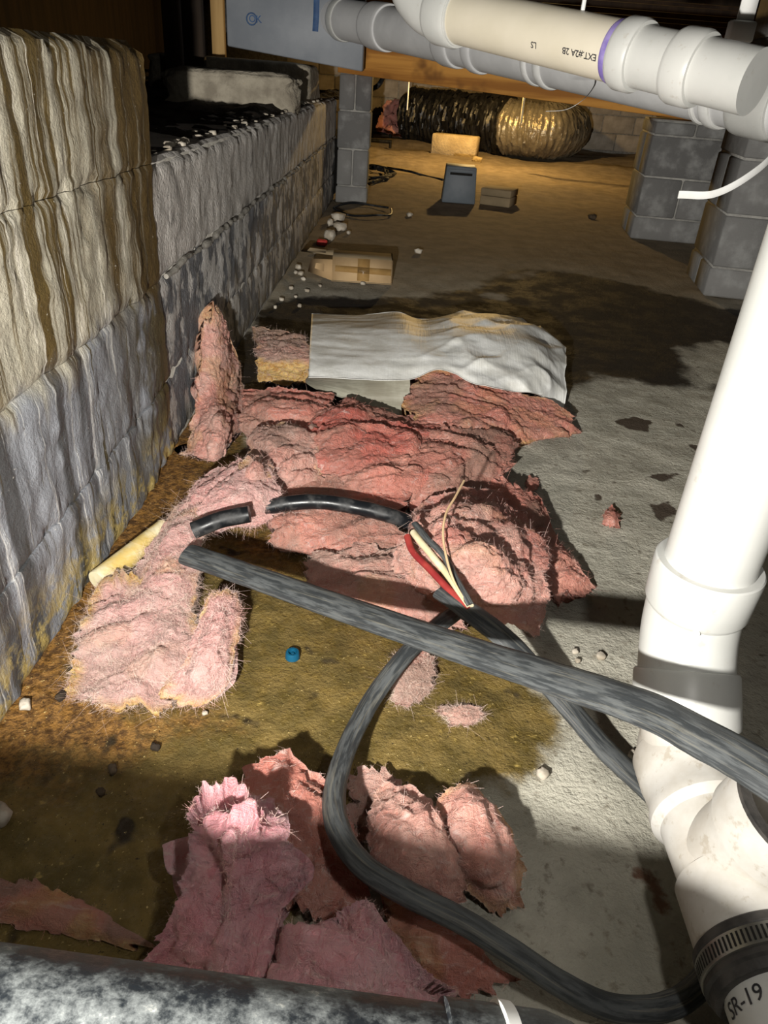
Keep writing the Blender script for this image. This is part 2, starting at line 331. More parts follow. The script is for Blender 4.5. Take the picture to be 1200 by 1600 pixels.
def pink(name, base, hi, deep, grey):
    t = MT(name); a = t.attr('tint', 'Color'); s3 = t.nt.nodes.new('ShaderNodeSeparateColor'); t._set(s3.inputs[0], a)
    fine = t.noise(1, 6, .68, t.mp((34, 110, 70), (0, 0, .5)), 1.2); fine2 = t.noise(1, 6, .68, t.mp((120, 34, 80), (0, 0, .35)), 1.5); clump = t.noise(13, 5, .6, dist=.8)
    c = t.mix(t.mr(clump, .32, .68), base, hi); c = t.mix(t.math('MULTIPLY', s3.outputs[2], .9), c, deep)
    c = t.mix(t.math('MULTIPLY', t.mr(fine, .54, .68), .6), c, (250, 222, 214)); c = t.mix(t.math('MULTIPLY', t.mr(fine2, .46, .33), .55), c, deep)
    c = t.mix(t.math('MULTIPLY', s3.outputs[0], .85), c, grey); c = t.mix(s3.outputs[1], c, t.mix(t.mr(fine, .4, .6), (196, 146, 60), (232, 196, 120)))
    h = t.math('ADD', t.math('ADD', fine, fine2), t.math('MULTIPLY', t.noise(60, 5, .7, dist=1.), 1.2))
    t.b.inputs['Sheen Weight'].default_value = .25; t.b.inputs['Sheen Tint'].default_value = (1, .8, .78, 1)
    t.b.inputs['Specular IOR Level'].default_value = .05
    t.b.inputs['Subsurface Weight'].default_value = .25; t.b.inputs['Subsurface Radius'].default_value = (1, .55, .5); t.b.inputs['Subsurface Scale'].default_value = .006
    return t.done(c, .95, t.bump(h, 1., .010))
M['pink'] = pink('pink_wool', (226, 166, 150), (238, 190, 174), (212, 122, 108), (168, 142, 128))
M['salmon'] = pink('salmon_wool', (218, 140, 122), (230, 164, 144), (206, 98, 84), (158, 126, 110))
M['rose'] = pink('rose_wool', (234, 182, 176), (244, 206, 198), (220, 144, 140), (190, 158, 148))
M['front_pink'] = pink('front_wool', (238, 170, 178), (246, 198, 202), (224, 128, 138), (196, 150, 148))
M['fibre'] = plain('fibre', (226, 178, 168), (240, 214, 204), 30, .9, 0)
M['fibre_salmon'] = plain('fibre_salmon', (206, 136, 124), (222, 168, 154), 30, .9, 0)
M['fibre_grey'] = plain('fibre_grey', (196, 166, 154), (226, 206, 192), 30, .9, 0)

# ------------------------------------------------------------------ floor
def poly_sd(P, x, y):
    P = np.asarray(P, float); d = np.full(x.shape, 1e9); ins = np.zeros(x.shape, bool); n = len(P)
    for i in range(n):
        a, b = P[i], P[(i+1) % n]; e = b-a; wx, wy = x-a[0], y-a[1]; tt = np.clip((wx*e[0]+wy*e[1])/(e@e+1e-12), 0, 1)
        d = np.minimum(d, np.hypot(wx-e[0]*tt, wy-e[1]*tt))
        c_ = (a[1] > y) != (b[1] > y); xi = a[0]+(y-a[1])*e[0]/(e[1] if abs(e[1]) > 1e-9 else 1e-9); ins ^= c_ & (x < xi)
    return np.where(ins, -d, d)
def fpoly(pts): return np.array([fl(*p)[:2] for p in pts])
xs = np.concatenate([np.arange(-.47, 1.3, .0095), np.geomspace(1.3, 4.4, 60)[1:]])
ys = np.concatenate([[-1.2, -.8, -.4, -.1], np.arange(.1, 2.1, .0095), np.geomspace(2.1, 11.2, 150)[1:]])
X, Y = np.meshgrid(xs, ys, indexing='ij'); x, y = X.ravel(), Y.ravel()
far = np.clip((y-4.5)/3, 0, 1)
z = .0022*fbm(xyz(x*14, y*14, 0), 4, 3)+.0012*fbm(xyz(x*60, y*60, 0), 2, 9)+far*.03*fbm(xyz(x*1.6, y*1.6, 3), 4, 4)
me = mesh_np('floor', np.stack([x, y, z-.003], 1), grid_quads(len(xs), len(ys), flip=True))
fattr(me, 'sd_olive', poly_sd(fpoly([(-300, 1200), (-120, 1100), (-40, 1020), (20, 930), (170, 780), (240, 680), (330, 560), (390, 600), (380, 700), (430, 820), (560, 850), (700, 930), (790, 1010), (850, 1090), (872, 1150), (850, 1205), (780, 1232), (690, 1240), (600, 1260), (520, 1330), (430, 1480), (420, 1700), (-300, 1800)]), x, y))
fattr(me, 'sd_rust', np.minimum(poly_sd(fpoly([(-300, 1200), (-120, 1100), (-40, 1020), (20, 930), (170, 780), (240, 680), (340, 600), (350, 700), (290, 800), (200, 900), (140, 1020), (220, 1100), (330, 1115), (200, 1180), (60, 1210)]), x, y),
                                poly_sd(fpoly([(340, 840), (430, 825), (480, 850), (460, 880), (380, 880)]), x, y)))
wetp = poly_sd(fpoly([(300, 640), (420, 470), (480, 462), (640, 466), (745, 450), (790, 418), (900, 425), (1010, 450), (1130, 480), (1260, 500), (1260, 620), (1120, 608), (1000, 598), (930, 588), (860, 620), (700, 640), (400, 650)]), x, y)
isl = poly_sd(fpoly([(1062, 570), (1075, 545), (1120, 532), (1165, 548), (1150, 600), (1100, 600)]), x, y)
isl = np.minimum(isl, poly_sd(fpoly([(796, 425), (838, 422), (842, 430), (800, 433)]), x, y)); isl = np.minimum(isl, poly_sd(fpoly([(756, 455), (792, 460), (790, 468), (760, 463)]), x, y))
fattr(me, 'sd_wet', np.maximum(wetp, -isl))
pl = [[(955, 655), (990, 648), (1020, 655), (1012, 672), (985, 668)], [(1005, 745), (1035, 738), (1068, 737), (1040, 750)], [(1018, 785), (1050, 780), (1058, 800), (1030, 812)], [(1055, 655), (1075, 668), (1060, 665)], [(1075, 690), (1095, 695), (1085, 705)], [(930, 770), (945, 772), (936, 782)]]
sd = np.full(x.shape, 9.)
for p in pl: sd = np.minimum(sd, poly_sd(fpoly(p), x, y))
fattr(me, 'sd_peel', sd)
fattr(me, 'sd_brown', poly_sd(fpoly([(988, 1352), (1015, 1350), (1045, 1395), (1040, 1428), (1024, 1425), (1018, 1385), (992, 1368)]), x, y))
floor = tag(link('floor', me, M['slab']), 'rough grey concrete slab with olive and dark wet stains', kind='structure')

# ------------------------------------------------------------------ left wall
def wall_disp(y, z):
    p = xyz(y*26, z*.9, 0*y); d = .0014*fbm(p, 4, 21)+.0012*fbm(xyz(y*70, z*20, 1), 3, 22)+.004*fbm(xyz(y*5, z*5, 2), 3, 23)
    return d
def face_block(parent, y0, y1, z0, z1, mat, disp, lip=.006, res=.008, depth=.16, rtop=False, rend=False):
    ny = max(3, int((y1-y0)/res)); nz = max(3, int((z1-z0)/res)); yy, zz = np.meshgrid(np.linspace(y0, y1, ny), np.linspace(z0, z1, nz), indexing='ij')
    e = np.minimum(zz-z0, z1-zz); jit = .004*fbm(xyz(yy*40, zz*40, 0), 3, 31)
    d = disp(yy, zz)+jit*.6; d = d-lip*(1-sst(0, .010, e+jit*1.6))
    zj = zz+np.where(e < .004, 0, .0)*0
    if rtop: d = d-.018*(1-sst(0, .022, z1-zz+jit*2))**2
    if rend: d = d-.007*(1-sst(0, .012, y1-yy+jit*3))**2
    v = np.stack([XW+d, yy, zj], -1).reshape(-1, 3); n = len(v); q = list(grid_quads(ny, nz))
    ring = [i*nz for i in range(ny)]+[(ny-1)*nz+j for j in range(1, nz)]+[i*nz+nz-1 for i in range(ny-2, -1, -1)]+[j for j in range(nz-2, 0, -1)]
    bk = v[ring].copy(); bk[:, 0] = XW-depth; v = np.concatenate([v, bk]); m = len(ring)
    for k in range(m):
        q.append((ring[(k+1) % m], ring[k], n+k, n+(k+1) % m))
    me = mesh_np('block', v, np.array(q)); me.set_sharp_from_angle(angle=math.radians(60)); return link('block', me, mat, parent)
ZC = [0, .152, .350, .552, .731]
wallL = tag(box('wall_left', XW-.20, XW-.014, -.6, 1.375, -.02, .72, M['mortar']), 'tall block wall stained by brown and white mineral runs', kind='structure')
for k in range(4):
    off = .2 if k % 2 else 0.; y0 = -.55
    cuts = sorted(set([-.6]+[round(1.385-off-.4*i, 4) for i in range(6) if 1.385-off-.4*i > -.55]+[1.385]))
    for a, b in zip(cuts[:-1], cuts[1:]):
        face_block(wallL, a, b, ZC[k]+.0005, ZC[k+1]-.0005, M['wall_runs'], wall_disp, lip=.006 if k else .003, rtop=(k == 3), rend=False, depth=.2)
def low_disp(y, z):
    return .0025*fbm(xyz(y*9, z*9, 4), 4, 41)+.0004*fbm(xyz(y*30, z*30, 4), 2, 42)+np.where(z > .352, .004, 0)-.009
wallB = tag(box('wall_left_low', XW-.20, XW-.014, 1.386, 4.93, -.02, .545, M['mortar']), 'low block wall with a grey painted top course', kind='structure')
for k in range(3):
    off = .2 if k % 2 else 0.
    cuts = sorted(set([1.388]+[round(1.388+off+.4*i, 4) for i in range(9) if 1.388+off+.4*i < 4.85]+[4.92]))
    for a, b in zip(cuts[:-1], cuts[1:]):
        face_block(wallB, a, b, ZC[k]+.0005, ZC[k+1]-.0005, M['wall_grey'], low_disp, lip=.006, res=.012, rtop=(k == 2), depth=.2)
# bead of squeezed mortar along the joint of the low wall
pth = [(XW-.004, yy, .351+.003*math.sin(yy*17)+.002*math.sin(yy*41)) for yy in np.arange(1.43, 4.9, .012)]
sweep('mortar_bead', pth, np.abs(.0052+.0045*fbm(np.array(pth)*38, 3, 5)), M['mortar'], wallB, seg=8)
# soil bank behind the low wall
gx = np.linspace(-2.6, XW-.03, 90); gy = np.linspace(1.2, 6.2, 150); GX, GY = np.meshgrid(gx, gy, indexing='ij')
gz = .547+.02*fbm(xyz(GX*4, GY*4, 0), 4, 50)+.008*fbm(xyz(GX*30, GY*30, 0), 2, 51)+.12*np.clip((-GX-.9), 0, 2)*.4; gz = np.where(GX > XW-.06, np.minimum(gz, .556), gz)
soil = tag(link('floor_bank', mesh_np('floor_bank', np.stack([GX, GY, gz], -1).reshape(-1, 3), grid_quads(90, 150, flip=True)), M['soil']), 'bank of dark soil filled behind the low block wall', kind='structure')
tag(box('wall_outer', -2.75, -2.6, -1, 11.2, 0, 1.5, M['dark_wood']), 'dark outer wall behind the soil bank', kind='structure')

# ------------------------------------------------------------------ back wall, ceiling
YB = 10.6
wb = tag(box('wall_back', -2.6, 4.5, YB+.014, YB+.2, -.1, 1.5, M['mortar']), 'block wall closing the far end of the crawl space', kind='structure')
v, q, tt = box_vq(-.195, .195, 0, .1, 0.004, .196, .008); bme = mesh_np('block', v, q, tt, smooth=False); bme.materials.append(M['block_back'])
for r_ in range(7):
    for c_ in range(-4, 11):
        o = bpy.data.objects.new('block', bme); COL.objects.link(o); o.parent = wb; o.matrix_parent_inverse = wb.matrix_world.inverted(); o.location = (c_*.4+(.2 if r_ % 2 else 0), YB+.004*((r_*7+c_*5) % 3), r_*.2)
tag(box('wall_right', 4.4, 4.55, -1.2, 11, -.1, 1.5, M['block_back']), 'far block wall at the open side', kind='structure')
ZCE = 1.32
ce = tag(box('ceiling', -2.7, 4.5, -1.2, 10.8, ZCE, ZCE+.03, M['dark_wood']), 'dark wooden subfloor overhead', kind='structure')
for k in range(21):
    yy = -.9+k*.42
    if abs(yy-4.6) < .12: yy += .2
    box('joist', -2.55, 4.35, yy, yy+.04, ZCE-.2, ZCE-.001, M['dark_wood'], ce)

# ------------------------------------------------------------------ girder, piers, panel
girder = empty('wooden_girder', (0.6, 4.6, .6), 'brown wooden girder spanning between the block piers', 'beam')
pa = at(565, 118, 4.62); pb = at(1040, 183, 4.62); sl = (pb[2]-pa[2])/(pb[0]-pa[0])
for k in range(3):
    y0 = 4.62+k*.041; v, q, tt = box_vq(-.42, 4.3, y0, y0+.038, 0, .40, .003)
    v[:, 2] += pa[2]+sl*(v[:, 0]-pa[0])+(.006 if k == 1 else 0); v[:, 2] = np.minimum(v[:, 2], ZCE-.2)
    link('board', mesh_np('board', v, q, tt, smooth=False), M['beam_wood'], girder)
pbme = {}
def pier(name, label, cx, cy, rz, courses, top, w_=.4, first=.12):
    p = empty(name, (cx, cy, 0), label, 'pier', 'block piers holding up the girder'); zz = 0.0; Rm = Matrix.Rotation(rz, 4, 'Z'); cz = 0
    hs = [first]+[.2]*courses
    co = box('mortar_core', -w_/2+.009, w_/2-.009, -w_/2+.009, w_/2-.009, 0, top, M['mortar_pier'], None); co.parent = p; co.rotation_euler = (0, 0, rz)
    for k, h in enumerate(hs):
        h2 = min(h, top-zz)
        if h2 < .03: break
        key = (round(h2, 3), round(w_, 3))
        if key not in pbme:
            v, q, tt = box_vq(-w_/2, w_/2, -w_/4+.0, w_/4-.0, .0, h2-.008, .006)
            v[:, 1] *= (w_/2-.008)/(w_/2); m_ = mesh_np('block', v, q, tt, smooth=False); m_.materials.append(M['block_pier']); pbme[key] = m_
        for s in (-1, 1):
            o = bpy.data.objects.new('block', pbme[key]); COL.objects.link(o); o.parent = p
            a = rz+(math.pi/2 if k % 2 else 0); o.rotation_euler = (0, 0, a)
            o.location = (-math.sin(a)*s*w_/4, math.cos(a)*s*w_/4, zz)
        zz += h2
    return p
def pier_corner(px, py, rz, w_=.4):
    c = fl(px, py); d = Matrix.Rotation(rz, 3, 'Z') @ Vector((w_/2, w_/2, 0)); return c[0]+d.x, c[1]+d.y
cx, cy = pier_corner(1098, 462, math.radians(-8), .42); pier('block_pier', 'grey block pier standing beside the dark wet patch', cx, cy, math.radians(-8), 7, 1.1, .42)
cx, cy = pier_corner(984, 372, math.radians(-6), .42); pier('block_pier', 'grey block pier directly under the wooden girder', cx, cy, math.radians(-6), 3, .585, .42)
pl_ = at(545, 318, 4.80); pier('block_pier', 'slim grey block pier at the far end of the low wall', -.335, 4.92, 0, 4, .685, .19, .1)
# grey sheet panel with a pipe sleeve
pan = empty('sheathing_board', (-.62, 4.3, .72), 'blue-grey sheet panel with a handwritten mark and a pipe sleeve', 'panel')
pA = at(355, 72, 4.25); pB = at(484, 96, 4.25); pC = at(566, 112, 4.25)
vv, q, tt = box_vq(pA[0], pC[0], 4.25, 4.40, 0, .42, .006); f_ = (vv[:, 0]-pA[0])/(pC[0]-pA[0]); vv[:, 2] = np.where(vv[:, 2] < .2, vv[:, 2]+pA[2]+(pC[2]-pA[2])*f_, 1.118+vv[:, 2]*0)
link('sheet', mesh_np('sheet', vv, q, tt, smooth=False), M['panel'], pan)
def text_on(name, s, size, fn, mat, parent, bold=.0):
    c = bpy.data.curves.new(name, 'FONT'); c.body = s; c.size = size; c.align_x = 'CENTER'; c.align_y = 'CENTER'; c.offset = bold; c.resolution_u = 3
    o = bpy.data.objects.new(name, c); COL.objects.link(o); dg = bpy.context.evaluated_depsgraph_get(); dg.update()
    me = bpy.data.meshes.new_from_object(o.evaluated_get(dg)); bpy.data.objects.remove(o); bpy.data.curves.remove(c)
    for v_ in me.vertices: v_.co = Vector([float(a) for a in fn(v_.co.x, v_.co.y)])
    me.materials.clear(); return link(name, me, mat, parent)
pm = at(397, 30, 4.246)
ri = [(pm[0]-.012+.024*math.cos(a), 4.246, pm[2]+.024*math.sin(a)) for a in np.linspace(0, 2*math.pi, 24)]
sweep('marker_ring', ri, .003, M['ink_blue'], pan, seg=6)
text_on('marker_writing', 'OK', .042, lambda x_, y_: (pm[0]+.005+x_, 4.247, pm[2]+y_), M['ink_blue'], pan, .0006)
ps = at(493, 24, 4.247); sweep('marker_stroke', [(ps[0], 4.248, ps[2]-.065), (ps[0]+.003, 4.248, ps[2]), (ps[0]+.004, 4.248, ps[2]+.065)], .014, M['ink_blue'], pan, seg=8, flat=.2, up=(0, 1, 0))

# concrete step, broken lump and posts on the soil bank
def rock(name, c, size, mat, parent=None, seed=0, rz=0, n=20, amp=.18, sq=.5, top=None):
    a = np.linspace(0, 2*np.pi, n*2, endpoint=False); b = np.linspace(-np.pi/2, np.pi/2, n)
    A, B = np.meshgrid(a, b, indexing='ij'); f = lambda t_: np.sign(t_)*np.abs(t_)**sq
    v = np.stack([f(np.cos(B))*f(np.cos(A)), f(np.cos(B))*f(np.sin(A)), f(np.sin(B))], -1)
    v = v*(1+amp*fbm(v*2.2+seed*7.3, 4, seed))[..., None]; v = v*np.array(size)/2
    cr, sr = math.cos(rz), math.sin(rz); v = v @ np.array([[cr, sr, 0], [-sr, cr, 0], [0, 0, 1]])
    v = v+np.array(c); N = 2*n
    i = np.arange(N)[:, None]; j = np.arange(n-1)[None]; q = np.stack([i*n+j, ((i+1) % N)*n+j, ((i+1) % N)*n+j+1, i*n+j+1], -1).reshape(-1, 4)
    return link(name, mesh_np(name, v.reshape(-1, 3), q), mat, parent)
pf0 = at(312, 80, 4.1); pf1 = at(478, 100, 4.1)
tag(rock('concrete_footing', ((pf0[0]+pf1[0])/2-.13, 4.33, .612), (pf1[0]-pf0[0]+.30, .42, .20), M['old_concrete'], seed=3, n=40, amp=.035, sq=.22), 'rough concrete footing under the blue-grey panel', 'footing')
pc = at(362, 155, 3.2)
tag(rock('concrete_lump', (pc[0]-.01, 3.28, .60), (.50, .24, .145), M['old_concrete'], seed=5, n=44, amp=.09, sq=.34, rz=.12), 'broken lump of old concrete lying on the soil bank', 'rubble')
po = at(342, 30, 4.45)
tag(box('wooden_stud', po[0]-.035, po[0]+.03, 4.42, 4.46, .70, 1.119, M['stud_wood'], bev=.003), 'pale wooden stud beside the blue-grey panel', 'stud')
for px, yy, wd, lb in ((300, 4.0, .10, 'wide dark wooden post rising from the soil bank'), (268, 3.6, .07, 'narrow dark wooden post on the soil bank')):
    pp = at(px, 60, yy); tag(box('wooden_post', pp[0]-wd/2, pp[0]+wd/2, yy, yy+.05, .56, 1.119, M['dark_wood'], bev=.004), lb, 'post')

# ------------------------------------------------------------------ overhead pipes
def pxof(p):
    c_ = R @ (np.asarray(p)-EYE); return 600+FPX*c_[0]/c_[2], 800+FPX*c_[1]/c_[2]
def onx(a, b, px):
    lo_, hi = -.5, 1.5
    for _ in range(50):
        m_ = (lo_+hi)/2
        if pxof(a+(b-a)*m_)[0] < px: lo_ = m_
        else: hi = m_
    return a+(b-a)*lo_
def collar(name, a, b, r, mat, parent, lip=.002, seg=48):
    L_ = np.linalg.norm(np.asarray(b)-np.asarray(a)); return lathe(name, a, b, [(0, r-.006), (0, r-.001), (.002, r), (L_*.12+.002, r+lip), (L_*.88-.002, r+lip), (L_-.002, r), (L_, r-.001), (L_, r-.006)], mat, parent, seg)
def ray_cyl_point(a, b, px, py, r):
    """where a sight line meets the cylinder: used to set lettering and rods on a pipe"""
    a = np.asarray(a); d = (b-a)/np.linalg.norm(b-a); rd = ray(px, py); rd = rd/np.linalg.norm(rd); oc = EYE-a
    k = rd-rd.dot(d)*d; m_ = oc-oc.dot(d)*d; A = k@k; B = 2*k@m_; C_ = m_@m_-r*r; D = max(B*B-4*A*C_, 0); return EYE+rd*((-B-math.sqrt(D))/(2*A))

# nearer white drain line
a0 = dep(700, 22, 1.40); b0 = dep(1150, 122, 1.07); r3 = .0445; dd = (b0-a0)/np.linalg.norm(b0-a0)
drain = empty('drain_line', a0, 'cream and white plastic drain line with printed lettering, hung overhead', 'pipe')
S = lambda px: onx(a0, b0, px)
sweep('pipe', [S(712), S(985)], r3, M['pvc_cream'], drain, seg=48)
q1 = S(1010)-dd*.05
ring = collar('primer_ring', S(962), S(976), r3+.0008, M['primer'], drain, .0006)
collar('coupling', S(973), S(1003), r3+.0055, M['pvc'], drain)
sweep('sleeve_pipe', [S(985), S(1180)], r3-.001, M['pvc'], drain, seg=48)
cp = collar('clamp_coupling', S(1058), S(1098), r3+.006, M['pvc'], drain)
up_ = np.array([0, 0, 1.])
# elbow turning up and to the left
eb = [S(722), S(690), S(690)-dd*.045+up_*.008, S(690)-dd*.085+up_*.035, S(690)-dd*.10+up_*.09, S(690)-dd*.10+up_*.30]
sweep('elbow', catmull(eb, 40), r3+.003, M['pvc'], drain, seg=40)
collar('elbow_hub', S(686), S(720), r3+.007, M['pvc'], drain)
# lettering, upside down as seen from below the line
def wrapfn(a, b, px, py, r, flip=1):
    P = ray_cyl_point(a, b, px, py, r); d = (b-a)/np.linalg.norm(b-a); c_ = a+d*((P-a)@d); n_ = (P-c_)/np.linalg.norm(P-c_); tn = np.cross(n_, d)
    def fn(x_, y_):
        th = flip*y_/r; return c_+d*(flip*x_)+(n_*math.cos(th)+tn*math.sin(th))*(r+.0006)
    return fn
f_ = wrapfn(a0, b0, 905, 84, r3, -1)
sg = 1
P_ = f_(0, .01); P0_ = f_(0, 0)
if pxof(P_)[1] < pxof(P0_)[1]:
    g_ = f_; f_ = lambda x_, y_: g_(x_, -y_)
text_on('print_lettering', 'EXT.#2A 2B', .0135, f_, M['ink'], drain, .0002)
h_ = wrapfn(a0, b0, 834, 70, r3, -1); text_on('print_lettering', 'LS', .0135, (lambda x_, y_: h_(x_, -y_)) if pxof(h_(0, .01))[1] < pxof(h_(0, 0))[1] else h_, M['ink'], drain, .0002)
k_ = wrapfn(a0, b0, 950, 92, r3, -1); text_on('print_lettering', 'III', .014, (lambda x_, y_: k_(x_, -y_)) if pxof(k_(0, .01))[1] < pxof(k_(0, 0))[1] else k_, M['ink'], drain, .0004)
# hanger strap rods up to the joists
hp = S(902); sweep('hanger_rod', [hp+up_*.03, (hp[0], hp[1], ZCE-.21)], .0035, M['tie'], drain, seg=8)
# farther large drain line
a1 = dep(512, 26, 3.64); b1 = dep(1215, 160, 1.95); r6 = .083
S1 = lambda px: onx(a1, b1, px)
main = empty('main_drain', a1, 'thick light grey drain pipe running into the blue-grey panel', 'pipe')
sweep('pipe', [S1(512), S1(1215)+(b1-a1)*.55], r6, M['pvc_grey'], main, seg=56)
lathe('sleeve_flange', S1(507), S1(524), [(0, .06), (0, .10), (.01, .115), (.05, .112), (.055, .09)], M['pvc'], main, 48)
collar('hub', S1(533), S1(541), r6+.006, M['pvc'], main)
for u, v_ in ((583, 608), (700, 722), (748, 760)): collar('coupling', S1(u), S1(v_), r6+.008, M['pvc_grey'], main)
collar('strap', S1(842), S1(850), r6+.004, M['tie'], main); collar('strap', S1(862), S1(872), r6+.006, M['tie'], main)
collar('strap', S1(1108), S1(1116), r6+.004, M['tie'], main); collar('strap', S1(1126), S1(1142), r6+.008, M['tie'], main)
collar('hub', S1(1168), S1(1230), r6+.010, M['pvc'], main)
hg = empty('pipe_hanger', (0, 0, 0), 'white plastic pipe hanger bracket above the drain lines', 'hanger')
hc = dep(1158, 45, 1.30); hg.location = hc; bpy.context.view_layer.update()
box('bracket', hc[0]-.022, hc[0]+.022, hc[1]-.012, hc[1]+.012, hc[2]-.02, hc[2]+.012, M['tie'], hg, .003)
box('strap', hc[0]-.012, hc[0]+.016, hc[1]-.004, hc[1]+.002, hc[2]+.012, ZCE-.2, M['tie'], hg)
sweep('saddle', [hc+np.array([-.015, 0, -.015]), hc+np.array([-.032, 0, -.05])], .004, M['steel'], hg, seg=8)
sweep('saddle', [hc+np.array([.02, 0, -.05]), hc+np.array([.05, 0, -.03])], .006, M['tie'], hg, seg=8)
# loose tails of cable ties hanging from the pipes
def strip(name, pts, wd, mat, label, cat, parent=None, up=(0, 0, 1)):
    P = catmull(pts, 40); o = sweep(name, P, wd/2, mat, parent, seg=10, flat=.22, up=up); return tag(o, label, cat) if parent is None else o
strip('cable_tie_tail', [dep(1235, 170, 1.28), dep(1212, 235, 1.22), dep(1170, 275, 1.2), dep(1115, 303, 1.2), dep(1060, 304, 1.2)], .0125, M['tie'], 'broad white strap tail curling down in front of the block piers', 'strap', up=(0, 1, .3))
strip('cable_tie_tail', [S1(932), dep(931, 122, 1.9), dep(928, 135, 1.7), dep(912, 155, 1.55), dep(885, 171, 1.55), dep(853, 174, 1.55)], .005, M['tie'], 'thin white tie tail curling below the drain lines', 'strap', up=(0, 1, .3))

# ------------------------------------------------------------------ riser with elbow and wye
rx, ry = .332, .622
ris = empty('drain_riser', (rx, ry-.1, 0), 'white plastic drain riser turning through an elbow and wye beside the cables', 'pipe')
sweep('riser_pipe', [(rx, ry, .285), (rx, ry, ZCE-.21)], r3, M['pvc'], ris, seg=56)
lathe('elbow_hub', (rx, ry, .262), (rx, ry, .318), [(0, .047), (.004, .0505), (.008, .052), (.050, .0535), (.0545, .053), (.056, .0515), (.056, .045)], M['pvc'], ris, 64)
e0 = np.array([rx, ry, .275]); d45 = np.array([0, -.64, -.77])
eb = [e0, e0+[0, -.001, -.02], e0+[0, -.008, -.045], e0+[0, -.022, -.07], e0+[0, -.022, -.07]+d45*.02]
sweep('elbow', catmull(eb, 30), .0485, M['pvc'], ris, seg=56)
h0 = eb[-1]-d45*.012; h1 = h0+d45*.058
lathe('elbow_socket', h0, h1, [(0, .047), (.001, .0515), (.004, .053), (.052, .054), (.056, .0535), (.058, .052), (.058, .045)], M['pvc'], ris, 64)
dt = np.array(ray_cyl_point(np.array([rx, ry-.01, .2]), np.array([rx, ry, .3]), 1088, 990, .0485)); lathe('mould_mark', dt, dt+(EYE-dt)/np.linalg.norm(EYE-dt)*.001, [(0, .0035), (.0016, .0035), (.0018, .0028), (.0008, .0024), (.0008, 0.0001)], M['pvc'], ris, 20)
zl = .122; w0 = np.array([rx+.004, .545, zl]); 
eb = [h1-d45*.03, h1, h1+d45*.012, (h1+d45*.012+w0)/2+[0, .004, -.008], w0, w0-[0, .03, 0]]
sweep('lower_bend', catmull(eb, 30), r3, M['pvc_dusty'], ris, seg=48)
wd = lambda yy: np.array([rx+.004+.02*(.5-yy), yy, zl])
wy = lathe('wye', wd(.55), wd(.347), [(0, .045), (0, .0505), (.003, .052), (.035, .0525), (.037, .0515), (.062, .0515), (.070, .0545), (.078, .0545), (.086, .0480), (.140, .0475), (.144, .0525), (.195, .053), (.201, .0515), (.203, .046)], M['pvc_dusty'], ris, 72)
bs = wd(.425); be = dep(1232, 1262, .60)+np.array([.01, 0, 0]); bd = (be-bs)/np.linalg.norm(be-bs); LB = np.linalg.norm(be-bs)
lathe('wye_branch', bs, be, [(0, .046), (LB-.05, .046), (LB-.045, .051), (LB-.004, .052), (LB, .0505), (LB, .0445), (LB-.03, .043)], M['pvc_dusty'], wy, 64)
lathe('branch_gasket', be-bd*.003, be+bd*.0025, [(0, .0505), (.001, .053), (.005, .053), (.0055, .044), (.001, .0435)], M['rubber'], wy, 48, caps=False)
rc = lathe('rubber_coupling', wd(.350), wd(.310), [(0, .046), (0, .054), (.002, .0565), (.008, .057), (.010, .0555), (.026, .0555), (.028, .0565), (.031, .0565), (.033, .054), (.038, .053), (.040, .052), (.040, .045)], M['rubber'], ris, 72)
bnd = lathe('clamp_band', wd(.3405), wd(.3245), [(0, .0555), (.0005, .0572), (.0155, .0572), (.016, .0555)], M['steel'], rc, 72, caps=False)
ax = (wd(.3)-wd(.4)); ax /= np.linalg.norm(ax); us = np.array([0, 0, 1.])-ax[2]*ax; us /= np.linalg.norm(us); vs = np.cross(ax, us); cc = wd(.3325); SV = []; SQ = []
for k in range(90):
    th = k*2*math.pi/90; n_ = us*math.cos(th)+vs*math.sin(th); tg = -us*math.sin(th)+vs*math.cos(th); b_ = len(SV)
    for s1, s2, s3_ in ((-1, -1, 0), (1, -1, 0), (1, 1, 0), (-1, 1, 0)): SV.append(cc+n_*.0575+ax*s1*.0052+tg*s2*.0009)
    SQ.append((b_, b_+1, b_+2, b_+3))
tag(link('band_slots', mesh_np('band_slots', SV, SQ, smooth=False), M['dark'], rc), kind='stuff')
sweep('outlet_pipe', [wd(.31), wd(.05)], r3+.0005, M['pvc'], ris, seg=56)
fn = wrapfn(wd(.31), wd(.05), 1160, 1565, r3+.0005)
Pd = np.array(pxof(fn(.01, 0)))-np.array(pxof(fn(0, 0)))
text_on('print_lettering', 'SR-19', .0165, lambda x_, y_: fn(-y_, x_), M['ink'], ris, .0001)
text_on('print_lettering', 'J', .02, lambda x_, y_: fn(-y_-.020, x_-.026), M['ink'], ris, .0004)

# ------------------------------------------------------------------ black pipe across the foreground
bp = empty('black_pipe', (-.2, .165, .28), 'dusty black plastic pipe with a pale tie, crossing just above the insulation', 'pipe')
A_ = np.array([-.46, .153, .352]); B_ = np.array([.112, .139, .312]); rB = .049
sweep('pipe', [A_+(B_-A_)*k for k in np.linspace(0, .985, 30)], rB, M['abs_black'], bp, seg=64)
lathe('end_cap', A_+(B_-A_)*.88, B_, [(0, rB), (.001, rB+.003), (.05, rB+.003), (.062, rB), (.068, rB-.012), (.07, .01)], M['abs_black'], bp, 64)
ct_ = A_+(B_-A_)*.925; lathe('tie', ct_, ct_+(B_-A_)/np.linalg.norm(B_-A_)*.007, [(0, rB+.003), (.0006, rB+.0048), (.0064, rB+.0048), (.007, rB+.003)], M['tie'], bp, 64, caps=False)

